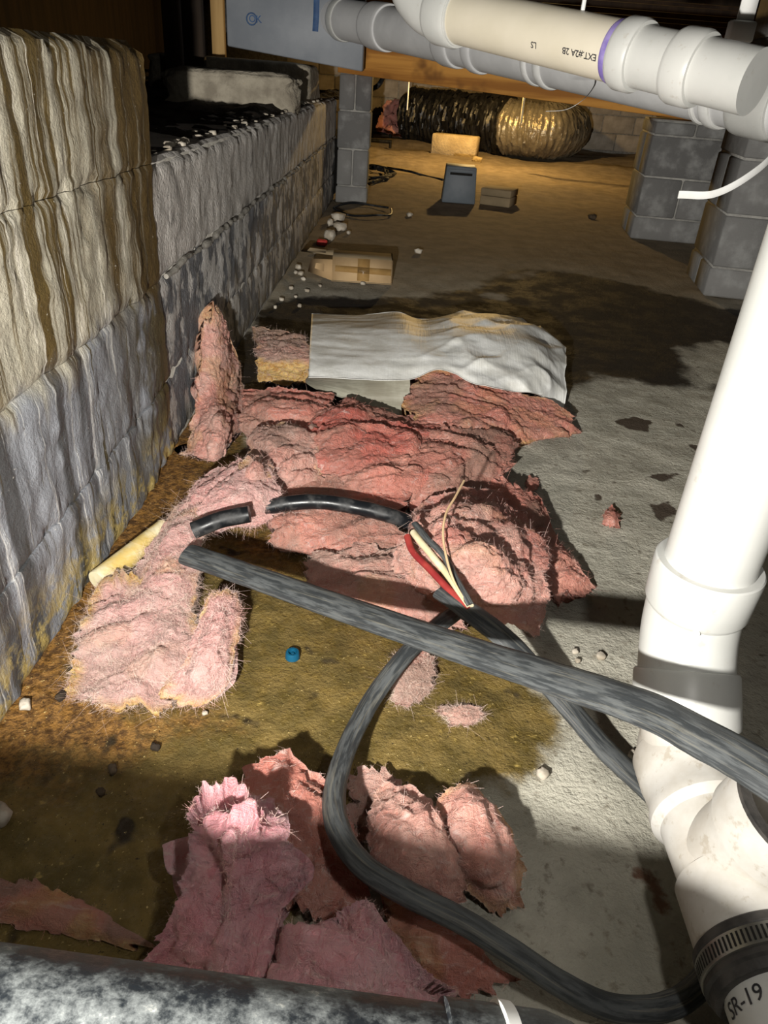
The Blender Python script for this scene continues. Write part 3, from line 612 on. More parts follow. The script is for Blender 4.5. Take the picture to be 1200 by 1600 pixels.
# ------------------------------------------------------------------ cables
def cable(name, pts, wd_, flat, mat, label, cat='cable', n=90, up=None, group=None, noise=.03, parent=None, seg=20):
    P = catmull([fl(*p) for p in pts], n); o = sweep(name, P, wd_/2, mat, parent, seg=seg, flat=flat, up=up, noise=noise, upfix=up is not None)
    return tag(o, label, cat, group) if parent is None else o
cable('flat_cable', [(293, 866, .085), (380, 896, .105), (520, 945, .135), (690, 1003, .185), (850, 1055, .235), (1000, 1105, .275), (1110, 1160, .295), (1200, 1212, .305), (1290, 1265, .31)], .037, .55, M['cable'], 'thick dusty grey cable arching over the olive stain, cut end among pink wool', up=(0, -.35, .94))
sc_ = empty('stripped_cable', fl(835, 1040, 0), 'grey cable stripped to red, white and grey conductors on the pink wool', 'cable')
cable('sheath', [(690, 925, .115), (735, 957, .115), (785, 995, .10), (830, 1040, .075), (880, 1095, .05), (940, 1165, .03), (1010, 1232, .022), (1080, 1300, .02)], .034, .55, M['cable'], '', parent=sc_, up=(.5, -.4, .75))
cable('red_wire', [(733, 952, .122), (705, 925, .125), (670, 888, .13), (645, 862, .13), (636, 838, .135)], .010, 1, M['wire_red'], '', parent=sc_, seg=10)
cable('white_wire', [(735, 948, .126), (705, 905, .135), (675, 868, .14), (656, 845, .142), (646, 832, .14)], .0105, 1, M['wire_white'], '', parent=sc_, seg=10)
cable('grey_wire', [(735, 945, .13), (712, 905, .145), (695, 870, .15), (668, 842, .152), (648, 818, .152)], .011, .7, M['cable'], '', parent=sc_, seg=10)
cable('bare_wire', [(728, 942, .13), (706, 900, .155), (693, 845, .175), (696, 805, .19), (712, 775, .20), (725, 751, .205)], .0035, 1, M['wire_tan'], '', parent=sc_, seg=6, noise=0)
cable('looped_cable', [(714, 956, .075), (680, 982, .075), (635, 1022, .07), (590, 1080, .06), (550, 1150, .06), (525, 1225, .08), (527, 1290, .105), (565, 1350, .115), (640, 1398, .11), (720, 1438, .10), (800, 1487, .085), (880, 1540, .06), (960, 1575, .035), (1050, 1570, .02), (1110, 1520, .018), (1150, 1460, .018)], .0235, .8, M['cable'], 'dark grey cable looping down between the front pink clumps', n=160)
hs = empty('black_hose', fl(450, 790, 0), 'black hose half buried in the pink wool', 'hose')
cable('hose_length', [(302, 829, .085), (345, 812, .10), (390, 803, .11)], .027, 1, M['hose'], '', parent=hs, n=20)
cable('hose_length', [(385, 803, .06), (440, 788, .078), (500, 784, .085), (560, 793, .082), (612, 806, .075), (650, 820, .05)], .026, 1, M['hose'], '', parent=hs, n=50)

# ------------------------------------------------------------------ pink insulation
def cr2(C, nu, nv):
    A = np.stack([catmull(C[i], nv) for i in range(C.shape[0])], 0)
    return np.stack([catmull(A[:, j], nu) for j in range(nv)], 1)
def sample(G, u, v):
    nu, nv = G.shape[:2]; a = u*(nu-1); b = v*(nv-1); i = np.clip(np.floor(a).astype(int), 0, nu-2); j = np.clip(np.floor(b).astype(int), 0, nv-2)
    fu = (a-i)[..., None]; fv = (b-j)[..., None]
    return G[i, j]*(1-fu)*(1-fv)+G[i+1, j]*fu*(1-fv)+G[i, j+1]*(1-fu)*fv+G[i+1, j+1]*fu*fv
SEED = [100]
def wool(name, rows, thick, mat, parent=None, amp=.010, dirt=.25, yellow=.0, deep=.35, tear=.10, fib=1200, flen=.014, fmat='fibre', res=.0036, ang=.4, pts=None, rnd=.45, zmin=.003, terr=.55, edge_yellow=0., front_y=0.):
    SEED[0] += 1; sd_ = SEED[0]
    C = np.array([[fl(*p) for p in r] for r in rows]) if pts is None else np.asarray(pts)
    G = cr2(C, 60, 60)
    Lu = np.linalg.norm(np.diff(G, axis=0), axis=2).sum(0).mean(); Lv = np.linalg.norm(np.diff(G, axis=1), axis=2).sum(1).mean()
    nu = int(np.clip(Lu/res, 16, 150)); nv = int(np.clip(Lv/res, 16, 150))
    a, b = np.meshgrid(np.linspace(-1, 1, nu), np.linspace(-1, 1, nv), indexing='ij')
    U = a*np.sqrt(1-rnd*b*b*.5); W = b*np.sqrt(1-rnd*a*a*.5)
    rr = np.maximum(np.abs(a), np.abs(b)); th = np.arctan2(b*Lv, a*Lu)
    per = xyz(np.cos(th)*2.6, np.sin(th)*2.6, sd_*3.1); tr = tear*(fbm(per*1.6, 5, sd_, .62))*rr**3
    U = U*(1+tr); W = W*(1+tr)
    P = sample(G, (U+1)/2, (W+1)/2)
    du = np.gradient(P, axis=0); dv = np.gradient(P, axis=1); N = np.cross(du, dv); N /= np.linalg.norm(N, axis=2)[..., None]+1e-12
    N = N*np.where(((EYE-P)*N).sum(2) < 0, -1, 1)[..., None]
    Ns = N+np.array([0, 0, .4]); Ns /= np.linalg.norm(Ns, axis=2)[..., None]
    e = (1-np.abs(a))*Lu/2; e2 = (1-np.abs(b))*Lv/2; ed = np.minimum(e, e2)
    prof = np.sqrt(np.clip(1-(1-np.clip(ed/.03, 0, 1))**2, 0, 1))
    ca, sa = math.cos(ang), math.sin(ang); q = np.stack([(P[..., 0]*ca+P[..., 1]*sa)*.34, -P[..., 0]*sa+P[..., 1]*ca, P[..., 2]], -1)
    q = q+.035*np.stack([vn(P*9, sd_), vn(P*9+5, sd_+1), vn(P*9+11, sd_+2)], -1)
    n1 = fbm(q*13, 3, sd_); n2 = -ridge(q*22, 2, sd_+3, .45); n3 = fbm(P*150, 3, sd_+6)
    f4 = (n1*1.0+.4*n2)*2.2; ter = (np.floor(f4)+sst(.55, 1., f4-np.floor(f4)))/2.2
    d = amp*((1-terr)*n1+terr*ter+.42*n2)+.0022*n3+.0021*ridge(q*np.array([70, 62, 62]), 3, sd_+8, .6)+.0024*np.abs(vn(P*75, sd_+9))
    top = P+Ns*(d*(.25+.75*prof)+.0)[..., None]
    top[..., 2] = np.maximum(top[..., 2], zmin+.004*prof)
    bot = P-Ns*(thick*prof+.002)[..., None]+Ns*(d*.3)[..., None]; bot[..., 2] = np.clip(bot[..., 2], .0, None); bot[..., 2] = np.minimum(bot[..., 2], top[..., 2]-.0005)
    v = np.concatenate([top.reshape(-1, 3), bot.reshape(-1, 3)]); n = nu*nv
    # orient faces along N
    fl_ = ((np.cross(du, dv)*N).sum(2).mean() > 0)
    qd = [grid_quads(nu, nv, 0, flip=fl_), grid_quads(nu, nv, n, flip=not fl_)]
    ring = [i*nv for i in range(nu)]+[(nu-1)*nv+j for j in range(1, nv)]+[i*nv+nv-1 for i in range(nu-2, -1, -1)]+[j for j in range(nv-2, 0, -1)]
    m_ = len(ring); sq = np.array([(ring[k], ring[(k+1) % m_], n+ring[(k+1) % m_], n+ring[k]) for k in range(m_)])
    if not fl_: sq = sq[:, ::-1]
    me = mesh_np(name, v, np.concatenate(qd+[sq]))
    dm = np.clip(dirt*(.45+1.3*sst(-.2, .7, fbm(P*11, 4, sd_+11)))+.35*dirt*sst(.2, .9, n2), 0, 1)
    ym = np.clip(yellow*sst(.0, .55, fbm(P*17, 3, sd_+14))+front_y*sst(.1, .45, a+.12*fbm(P*30, 2, sd_))+edge_yellow*(1-sst(0, .022, ed))*sst(-.5, .3, fbm(P*20, 2, sd_+15)), 0, 1)
    dp = np.clip(deep*(.3+1.1*sst(-.15, .6, fbm(q*15, 3, sd_+17))), 0, 1)
    t3 = np.stack([dm.ravel(), ym.ravel(), dp.ravel()], 1); cattr(me, 'tint', np.concatenate([t3, t3]))
    o = link(name, me, mat, parent)
    # loose fibres standing off the surface
    if fib:
        fib = int(fib*4)
        k = rng.integers(0, n, fib); wgt = prof.ravel()[k]; edgey = rng.random(fib) < .12
        eidx = np.array(ring); k = np.where(edgey, eidx[rng.integers(0, m_, fib)], k)
        base = top.reshape(-1, 3)[k]; nn = Ns.reshape(-1, 3)[k]; rd = rng.normal(size=(fib, 3)); rd /= np.linalg.norm(rd, axis=1)[:, None]
        dr = nn*.22+rd*.9; dr /= np.linalg.norm(dr, axis=1)[:, None]; ln = flen*.26*(.3+rng.gamma(1.6, .45, fib))*np.where(edgey, .6, 1.)*np.where(top.reshape(-1, 3)[k][:, 1] < .62, .42, 1.); cv = rng.normal(size=(fib, 3))*.9
        sd2 = np.cross(dr, rng.normal(size=(fib, 3))); sd2 /= np.linalg.norm(sd2, axis=1)[:, None]+1e-9; wv = .00015
        S_ = 3; vs_ = []
        for s in range(S_+1):
            tt_ = s/S_; c_ = base-nn*.0012+dr*(ln*tt_)[:, None]+cv*(ln*tt_*tt_)[:, None]-np.array([0, 0, .3])*(ln*tt_*tt_)[:, None]
            c_[:, 2] = np.maximum(c_[:, 2], .0015)
            ww = wv*(1-.6*tt_); vs_ += [c_-sd2*ww, c_+sd2*ww]
        vv_ = np.stack(vs_, 1).reshape(-1, 3); st_ = 2*(S_+1); bi = np.arange(fib)[:, None]*st_
        qq = np.concatenate([np.stack([bi[:, 0]+2*s, bi[:, 0]+2*s+1, bi[:, 0]+2*s+3, bi[:, 0]+2*s+2], 1) for s in range(S_)])
        tag(link('loose_fibres', mesh_np('loose_fibres', vv_, qq), M[fmat], o), kind='stuff')
    return o
PG = 'pink glass wool pieces on the slab'
def piece(label, rows, thick=.06, mat='pink', cat='insulation', **k):
    return tag(wool('insulation_piece', rows, thick, M[mat], **k), label, cat, PG)
def Wp(px, py, d): return wl(px, py, XW+d)

piece('tall pink batt strip leaning against the low block wall', None, .05, 'pink', pts=np.array([[Wp(318, 488, .01), Wp(336, 486, .03), Wp(352, 505, .03)], [Wp(312, 555, .01), Wp(345, 548, .045), Wp(371, 560, .05)], [Wp(304, 615, .012), Wp(345, 612, .06), Wp(379, 622, .065)], [Wp(297, 670, .015), Wp(345, 668, .10), Wp(386, 672, .11)], [Wp(289, 722, .02), Wp(335, 722, .09), Wp(388, 700, .12)], [Wp(286, 745, .015), Wp(318, 742, .05), Wp(370, 720, .10)]]), dirt=.35, yellow=.25, edge_yellow=.3, amp=.009, ang=1.4, deep=.4, rnd=.15)
piece('small grey-pink chunk with brown cut side behind the leaning strip', [[(393, 510, .085), (432, 516, .09), (480, 524, .085)], [(398, 543, .085), (438, 543, .095), (482, 548, .09)], [(402, 566, .075), (440, 566, .08), (484, 570, .075)], [(404, 596, .01), (442, 602, .005), (482, 600, .01)]], .05, 'pink', dirt=.75, yellow=.1, edge_yellow=.3, front_y=1., rnd=.1, amp=.006, fmat='fibre_grey', flen=.02)
piece('layered dusky pink batt below the white faced sheet, by the leaning strip', [[(375, 606, .05), (440, 604, .075), (520, 610, .07)], [(374, 630, .06), (440, 632, .085), (520, 640, .08)], [(374, 660, .05), (440, 665, .06), (524, 670, .06)], [(378, 684, .02), (440, 694, .03), (524, 700, .03)]], .06, 'salmon', dirt=.55, amp=.009, ang=0., fmat='fibre_grey', fib=900)
piece('rounded pink clump right beside the foot of the leaning strip', [[(388, 672, .06), (440, 660, .09), (504, 664, .07)], [(388, 700, .07), (440, 692, .105), (508, 700, .08)], [(396, 735, .05), (445, 735, .085), (504, 740, .06)], [(402, 768, .02), (445, 775, .03), (500, 780, .02)]], .07, 'pink', dirt=.45, amp=.012, edge_yellow=.4)
piece('bright salmon torn batt in the middle of the insulation heap', [[(466, 636, .06), (540, 628, .085), (620, 648, .075), (710, 656, .05)], [(466, 690, .08), (545, 672, .115), (620, 678, .105), (722, 700, .07)], [(470, 728, .07), (545, 724, .095), (620, 730, .095), (724, 748, .06)], [(476, 772, .03), (550, 778, .04), (620, 782, .04), (724, 792, .02)]], .08, 'salmon', dirt=.3, amp=.013, ang=.2, deep=.7, fmat='fibre_salmon', fib=2000)
piece('ragged brownish pink batt at the right edge of the heap', [[(620, 680, .06), (700, 672, .085), (800, 676, .05)], [(612, 722, .07), (705, 716, .095), (806, 712, .05)], [(606, 762, .05), (700, 760, .07), (800, 748, .03)], [(606, 800, .01), (690, 800, .02), (785, 780, .01)]], .06, 'salmon', dirt=.7, amp=.013, ang=-.35, tear=.14, fmat='fibre_salmon', fib=1500)
piece('low dusky pink layer the black hose lies in', [[(428, 752, .05), (520, 748, .065), (645, 762, .055)], [(420, 796, .05), (520, 792, .062), (640, 800, .06)], [(426, 838, .035), (520, 838, .05), (636, 850, .05)], [(436, 866, .005), (520, 880, .01), (626, 890, .01)]], .05, 'salmon', dirt=.5, amp=.011, ang=.1, tear=.15, fmat='fibre_grey', fib=1800)
piece('fluffy pink lump over the end of the black hose', [[(296, 752, .06), (370, 720, .09), (432, 738, .08)], [(284, 785, .06), (365, 762, .115), (440, 772, .09)], [(276, 815, .04), (350, 796, .09), (434, 806, .06)], [(266, 845, .01), (325, 825, .04), (400, 828, .03)]], .07, 'rose', dirt=.2, amp=.012, ang=.7, fib=1800, flen=.02)
piece('small ragged tuft with orange-brown underside near the black hose', [[(372, 722, .10), (395, 712, .12), (422, 716, .10)], [(372, 745, .10), (398, 738, .125), (425, 742, .10)], [(378, 762, .085), (400, 760, .09), (424, 762, .085)]], .03, 'pink', dirt=.3, yellow=.4, edge_yellow=.9, amp=.012, tear=.2, fib=700, flen=.02)
piece('stringy pale pink strand running down beside the white plastic stick', [[(282, 782, .05), (310, 788, .065), (332, 800, .05)], [(236, 848, .045), (280, 848, .075), (318, 860, .06)], [(208, 898, .035), (265, 903, .065), (312, 905, .05)], [(186, 958, .02), (250, 965, .05), (302, 965, .03)]], .05, 'rose', dirt=.35, yellow=.35, amp=.010, ang=1.0, fib=2600, flen=.026, fmat='fibre_grey')
piece('wide flat pink batt with yellowed edge against the streaked wall', [[(150, 908, .03), (215, 890, .05), (305, 930, .04)], [(132, 960, .03), (215, 950, .05), (308, 965, .04)], [(116, 1010, .025), (200, 1010, .045), (318, 1000, .04)], [(106, 1055, .018), (200, 1050, .035), (324, 1045, .035)], [(104, 1092, .005), (215, 1108, .005), (334, 1098, .01)]], .055, 'rose', dirt=.5, yellow=.15, edge_yellow=.95, amp=.014, ang=.35, fib=3600, flen=.026, fmat='fibre_grey', tear=.16, rnd=.3)
piece('upright pale pink flap at the side of the flat batt, facing the blue cap', [[(322, 926, .075), (350, 922, .085), (377, 930, .06)], [(306, 980, .06), (345, 975, .09), (374, 982, .055)], [(286, 1035, .04), (330, 1035, .075), (364, 1042, .045)], [(222, 1098, .01), (290, 1102, .018), (354, 1102, .008)]], .06, 'rose', dirt=.25, edge_yellow=.8, amp=.009, ang=1.2, fib=1800, flen=.018)
piece('big rounded peach-pink hump under the stripped wires', [[(632, 800, .08), (700, 762, .09), (775, 768, .08), (832, 818, .05)], [(622, 840, .10), (700, 812, .155), (782, 822, .145), (852, 848, .09)], [(618, 880, .08), (705, 865, .155), (788, 880, .155), (856, 902, .09)], [(634, 918, .05), (710, 916, .105), (792, 932, .105), (856, 948, .05)], [(666, 948, .01), (730, 958, .03), (804, 980, .03), (846, 998, .01)]], .12, 'pink', dirt=.2, amp=.012, ang=.5, deep=.6, fmat='fibre', fib=2600, yellow=.15)
piece('matted peach-pink layer under the thick cable', [[(466, 868, .03), (560, 852, .05), (664, 858, .06)], [(472, 902, .04), (570, 890, .065), (684, 900, .06)], [(496, 938, .03), (600, 932, .05), (706, 940, .05)], [(536, 966, .005), (640, 992, .01), (752, 996, .01)]], .05, 'pink', dirt=.45, yellow=.2, amp=.010, ang=.3, tear=.16, fib=2200, fmat='fibre_grey')
piece('thin shaded pink scrap trailing out behind the rounded hump', [[(738, 756, .03), (790, 738, .055), (846, 770, .04)], [(776, 820, .03), (840, 818, .055), (878, 848, .03)], [(816, 880, .03), (870, 870, .055), (912, 888, .03)], [(836, 940, .005), (885, 936, .02), (936, 924, .005)]], .04, 'salmon', dirt=.6, amp=.010, tear=.2, fib=1400, fmat='fibre_salmon')
piece('grey-pink tuft lying beneath the looped cable on the stain', [[(612, 1022, .02), (645, 1015, .025), (684, 1022, .02)], [(608, 1058, .02), (642, 1055, .025), (680, 1058, .018)], [(606, 1094, .004), (638, 1104, .006), (668, 1090, .004)]], .02, 'pink', dirt=.6, amp=.006, tear=.22, fib=900, flen=.018, fmat='fibre_grey')
piece('wispy grey tuft alone on the olive stain', [[(690, 1104, .006), (718, 1100, .01), (748, 1106, .006)], [(692, 1114, .007), (720, 1114, .012), (750, 1116, .006)], [(694, 1128, .002), (720, 1132, .004), (746, 1128, .002)]], .006, 'pink', dirt=.95, amp=.004, tear=.3, fib=500, flen=.016, fmat='fibre_grey')
piece('tall bright pink clump in front, cut top catching the torchlight', [[(276, 1212, .12), (345, 1214, .135), (395, 1222, .13), (442, 1236, .11)], [(278, 1262, .15), (350, 1266, .175), (400, 1268, .175), (456, 1292, .15)], [(288, 1332, .14), (350, 1336, .175), (400, 1330, .165), (462, 1352, .125)], [(266, 1420, .10), (340, 1420, .135), (390, 1420, .125), (452, 1440, .09)], [(214, 1500, .06), (320, 1510, .09), (390, 1530, .085), (446, 1540, .06)], [(180, 1570, .02), (320, 1610, .03), (400, 1630, .03), (456, 1630, .02)]], .13, 'front_pink', dirt=.04, amp=.02, deep=.35, ang=1.2, fib=3800, flen=.016, res=.003)
piece('pink clump tucked behind the tall front clump by the looped cable', [[(374, 1204, .06), (440, 1172, .085), (506, 1210, .07)], [(394, 1260, .08), (460, 1246, .105), (546, 1262, .065)], [(414, 1340, .06), (480, 1340, .07), (566, 1345, .05)], [(426, 1436, .02), (490, 1450, .03), (566, 1450, .02)]], .07, 'salmon', dirt=.2, amp=.012, ang=-.5, tear=.16, fib=1800, fmat='fibre')
piece('low soft pink clump along the black foreground pipe', [[(426, 1482, .06), (555, 1398, .095), (614, 1434, .06)], [(414, 1530, .085), (560, 1468, .125), (668, 1500, .07)], [(394, 1585, .065), (560, 1550, .105), (730, 1560, .04)], [(392, 1650, .02), (560, 1650, .04), (750, 1606, .01)]], .09, 'front_pink', dirt=.12, amp=.024, deep=.5, ang=-.6, fib=2600, flen=.018, res=.003)
piece('peach-pink lobe just right of the looped cable', [[(580, 1232, .05), (622, 1220, .065), (676, 1242, .06)], [(574, 1290, .06), (635, 1268, .095), (694, 1300, .08)], [(584, 1345, .05), (650, 1345, .085), (720, 1360, .07)], [(634, 1404, .01), (690, 1416, .02), (746, 1426, .01)]], .07, 'pink', dirt=.12, amp=.010, ang=-.8, fib=1700, yellow=.08)
piece('peach-pink lobe at the border of the bare concrete, split from its neighbour', [[(670, 1242, .06), (722, 1228, .075), (776, 1250, .04)], [(688, 1300, .06), (745, 1288, .095), (810, 1318, .05)], [(708, 1360, .05), (765, 1355, .075), (822, 1370, .03)], [(738, 1414, .01), (780, 1424, .012), (828, 1430, .005)]], .07, 'pink', dirt=.15, amp=.010, ang=.9, fib=1700, edge_yellow=.5)
piece('dark brownish pink layer beneath the looped cable in front', [[(584, 1396, .04), (660, 1416, .045), (744, 1440, .03)], [(596, 1460, .04), (680, 1480, .05), (776, 1502, .03)], [(636, 1526, .02), (700, 1552, .02), (790, 1560, .01)]], .04, 'salmon', dirt=.7, yellow=.3, amp=.010, tear=.2, fib=900, fmat='fibre_salmon')
piece('thin grey fuzz beside the looped cable at the stain edge', [[(540, 1210, .018), (590, 1202, .025), (640, 1212, .018)], [(546, 1258, .02), (595, 1252, .028), (650, 1258, .02)], [(556, 1312, .004), (600, 1314, .008), (652, 1310, .004)]], .02, 'pink', dirt=.95, amp=.006, tear=.25, fib=1100, flen=.016, fmat='fibre_grey')
piece('flat shaded brownish pink strip on the floor near the black pipe and the wall', [[(-60, 1366, .02), (70, 1384, .02), (180, 1432, .015)], [(-60, 1402, .022), (80, 1422, .022), (205, 1464, .015)], [(-60, 1446, .004), (80, 1456, .004), (232, 1496, .004)]], .02, 'salmon', dirt=1., yellow=.5, amp=.006, tear=.2, fib=300, fmat='fibre_salmon')
for px, py, s_, lb in ((955, 812, 12, 'small orange-pink crumb alone on the bare concrete'), (832, 757, 9, 'small pink crumb at the tip of the heap shadow')):
    piece(lb, [[(px-s_, py-s_, .006), (px, py-s_*1.5, .012), (px+s_, py-s_, .006)], [(px-s_, py, .01), (px, py, .016), (px+s_, py, .01)], [(px-s_, py+s_, .002), (px, py+s_*1.1, .003), (px+s_, py+s_, .002)]], .012, 'salmon', dirt=.1, amp=.004, tear=.3, fib=120, flen=.01, fmat='fibre_salmon')

# white faced batt
fb_ = empty('faced_batt', fl(680, 640, 0), 'pink batt with white plastic facing folded over it, beside the wet patch', 'insulation')
def sheet(name, rows, mat, parent, amp=.006, seed=1, res=.006, thick=.0015, sc=1.):
    C = np.array([[fl(*p) for p in r] for r in rows]); nu, nv = 90, 150
    P = cr2(C, nu, nv); du = np.gradient(P, axis=0); dv = np.gradient(P, axis=1); N = np.cross(du, dv); N /= np.linalg.norm(N, axis=2)[..., None]+1e-9
    N = N*np.where(((EYE-P)*N).sum(2) < 0, -1, 1)[..., None]
    Q = P[..., [0, 1, 2]]@np.array([[.8, .6, 0], [-.6, .8, 0], [0, 0, 1]]); Q = Q+.02*np.stack([vn(P*6, seed+7), vn(P*6+9, seed+8), vn(P*6+3, seed+9)], -1)
    vw = np.linspace(0, 1, nv)[None, :]; wm = .18+.82*sst(.36, .6, vw) if sc == 1. else 1.
    d = wm*amp*(-np.abs(vn(Q*7, seed))*1.9-np.abs(vn(Q*np.array([16, 8, 8])*sc+4, seed+1))*.9-np.abs(vn(P*24*sc, seed+2))*.22)+amp*wm+.0012*vn(P*np.array([8, 40, 40]), seed+5)
    T_ = P+N*d[..., None]; B_2 = T_-N*thick; n = nu*nv; v = np.concatenate([T_.reshape(-1, 3), B_2.reshape(-1, 3)]); v[:, 2] = np.maximum(v[:, 2], .002)
    ring = [i*nv for i in range(nu)]+[(nu-1)*nv+j for j in range(1, nv)]+[i*nv+nv-1 for i in range(nu-2, -1, -1)]+[j for j in range(nv-2, 0, -1)]; m_ = len(ring)
    sq = [(ring[k], ring[(k+1) % m_], n+ring[(k+1) % m_], n+ring[k]) for k in range(m_)]
    return link(name, mesh_np(name, v, np.concatenate([grid_quads(nu, nv, 0, True), grid_quads(nu, nv, n), np.array(sq)])), mat, parent)
sheet('white_facing', [[(487, 490, .06), (560, 492, .075), (620, 488, .085), (662, 500, .08), (722, 489, .085), (790, 494, .075), (838, 512, .04), (866, 545, .01)],
                       [(486, 508, .12), (560, 512, .125), (625, 508, .135), (665, 515, .13), (722, 508, .145), (790, 512, .14), (842, 518, .115), (880, 545, .06)],
                       [(484, 540, .13), (560, 545, .13), (632, 545, .14), (670, 545, .145), (725, 540, .15), (785, 545, .145), (838, 550, .13), (884, 572, .07)],
                       [(483, 570, .128), (560, 572, .128), (634, 570, .13), (680, 562, .14), (735, 575, .135), (790, 585, .12), (838, 590, .10), (884, 606, .05)],
                       [(482, 590, .118), (560, 592, .118), (638, 592, .115), (690, 577, .13), (755, 605, .11), (800, 612, .09), (835, 618, .07), (880, 638, .015)]], M['facing'], fb_, .011, 61)
sheet('folded_flap', [[(482, 588, .116), (560, 590, .116), (640, 590, .113)], [(478, 598, .075), (560, 612, .07), (642, 622, .065)], [(500, 612, .05), (580, 636, .04), (645, 655, .03)]], M['flap'], fb_, .003, 71)
wool('batt_core', [[(636, 570, .105), (720, 572, .11), (800, 606, .085), (866, 622, .06)], [(634, 610, .09), (720, 612, .10), (808, 632, .08), (888, 648, .04)], [(644, 650, .07), (725, 655, .08), (804, 662, .06), (900, 676, .01)], [(656, 694, .03), (730, 700, .04), (804, 694, .03), (858, 690, .01)]], .09, M['salmon'], fb_, amp=.010, dirt=.5, yellow=.15, edge_yellow=.5, ang=-.2, fib=1500, fmat='fibre_salmon')
wool('batt_core', [[(510, 505, .05), (600, 505, .06), (800, 515, .05)], [(505, 540, .10), (600, 545, .11), (810, 550, .10)], [(500, 575, .08), (600, 575, .09), (800, 590, .07)], [(498, 600, .01), (600, 610, .01), (780, 620, .01)]], .08, M['salmon'], fb_, amp=.006, dirt=.5, fib=0, res=.008)

# ------------------------------------------------------------------ small things on the slab
p0, p1 = fl(152, 908, .018), fl(258, 826, .03)
st_ = lathe('plastic_stick', p0, p1, [(0, .0125), (0, .017), (.002, .0175), (np.linalg.norm(p1-p0), .0175), (np.linalg.norm(p1-p0), .01)], M['stick'], None, 28, caps=True); tag(st_, 'yellowed white plastic tube lying beside the streaked wall', 'tube')
bc = fl(457, 1027, 0); cap = empty('blue_cap', bc, 'small blue ring cap on the olive stain', 'cap')
lathe('cap_ring', bc, bc+up_*.011, [(0, .0092), (0, .0102), (.008, .0098), (.0105, .0088), (.0105, .006), (.004, .0055), (.004, .0001)], M['blue_cap'], cap, 28)
lathe('cap_centre', bc+up_*.004, bc+up_*.008, [(0, .0032), (.003, .003), (.004, .002)], M['blue_cap'], cap, 16)
def pebble(px, py, s_, mat='pebble', label='small pale stone chip on the slab near the low wall', group='stone chips near the low wall', name='stone_chip', zz=0., seed=None):
    c_ = fl(px, py, zz); k = random.randint(1, 999) if seed is None else seed
    return tag(rock(name, (c_[0], c_[1], zz+s_*.28), (s_, s_*(.6+.4*random.random()), s_*.62), M[mat], seed=k, n=7, amp=.25, sq=.7, rz=random.random()*3), label, 'stone', group)
for px, py, s_ in ((528, 346, .075), (516, 352, .05), (531, 360, .065), (545, 366, .03), (515, 374, .075), (492, 396, .025), (466, 420, .03), (470, 430, .025), (474, 438, .02), (462, 428, .02), (440, 470, .02), (430, 482, .018), (468, 480, .02), (462, 465, .015), (455, 452, .02), (480, 456, .018), (500, 448, .015), (653, 396, .035), (567, 445, .02), (640, 338, .04)):
    pebble(px, py, s_)
for px, py, s_ in ((96, 1091, .016), (243, 1170, .012), (177, 1206, .015), (158, 1240, .011)):
    pebble(px, py, s_, 'pebble_dark', 'small dark clod on the rusty stained slab', 'dark clods on the stain', 'dirt_clod')
for px, py, s_, lb in ((40, 1105, .018, 'pale mortar chip on the rusty stain at the foot of the streaked wall'), (2, 1280, .026, 'dull mortar chip in the pipe shadow by the streaked wall')):
    pebble(px, py, s_, 'pebble', lb, 'mortar chips at the streaked wall', 'mortar_chip')
for px, py, s_ in ((938, 1028, .014), (898, 1020, .010), (902, 1034, .009), (847, 1213, .016), (988, 1183, .014), (320, 1116, .008), (268, 1010, .006), (1010, 1118, .01)):
    pebble(px, py, s_, 'pebble', 'tiny stone chip on the bare slab by the stain', 'stone chips by the stain', 'stone_chip')
# crumbs on top of the low wall
for k in range(60):
    yy = 1.45+random.random()**1.3*3.2; s_ = .006+.011*random.random(); xx = XW-.035-.05*random.random()
    tag(rock('mortar_crumb', (xx, yy, .552+s_*.2), (s_*1.3, s_*1.5, s_*.8), M['pebble'], seed=k+40, n=6, amp=.25, sq=.7), 'mortar crumb along the top edge of the low wall', 'rubble', 'mortar crumbs on the low wall')
# red scrap
rs = fl(503, 383, 0); tag(rock('red_scrap', (rs[0], rs[1], .012), (.05, .035, .026), plain('red_scrap', (150, 40, 36), (170, 60, 50), 30, .7, 0), seed=8, n=7, amp=.2), 'little red plastic scrap beside the low wall', 'scrap')

# cardboard box lying open
cb = empty('cardboard_box', fl(550, 430, 0), 'small taped cardboard carton lying open on its side near the low wall', 'box')
c0, c1 = fl(518, 440), fl(612, 446); dx_ = (c1-c0)/np.linalg.norm(c1-c0); L0 = np.linalg.norm(c1-c0); dy_ = np.array([-dx_[1], dx_[0], 0]); hh = .085; dw = .17
def quadp(name, pts, th, mat, parent):
    P = np.array(pts, float); n_ = np.cross(P[1]-P[0], P[3]-P[0]); n_ /= np.linalg.norm(n_); v = np.concatenate([P, P-n_*th])
    return link(name, mesh_np(name, v, [(0, 1, 2, 3), (7, 6, 5, 4), (0, 4, 5, 1), (1, 5, 6, 2), (2, 6, 7, 3), (3, 7, 4, 0)], smooth=False), mat, parent)
zu = np.array([0, 0, 1.]); bk_ = .02*dy_
fr = quadp('front_panel', [c0+zu*.002, c1+zu*.002, c1+zu*hh+bk_*2, c0+zu*hh+bk_*2], .004, M['card'], cb)
quadp('top_panel', [c0+zu*hh+bk_*2, c1+zu*hh+bk_*2, c1+zu*hh+dy_*dw, c0+zu*hh+dy_*dw], .004, M['card_dark'], cb)
quadp('back_panel', [c1+zu*.002+dy_*dw, c0+zu*.002+dy_*dw, c0+zu*hh+dy_*dw, c1+zu*hh+dy_*dw], .004, M['card'], cb)
quadp('end_panel', [c1+zu*.002, c1+zu*.002+dy_*dw, c1+zu*hh+dy_*dw, c1+zu*hh+bk_*2], .004, M['card'], cb)
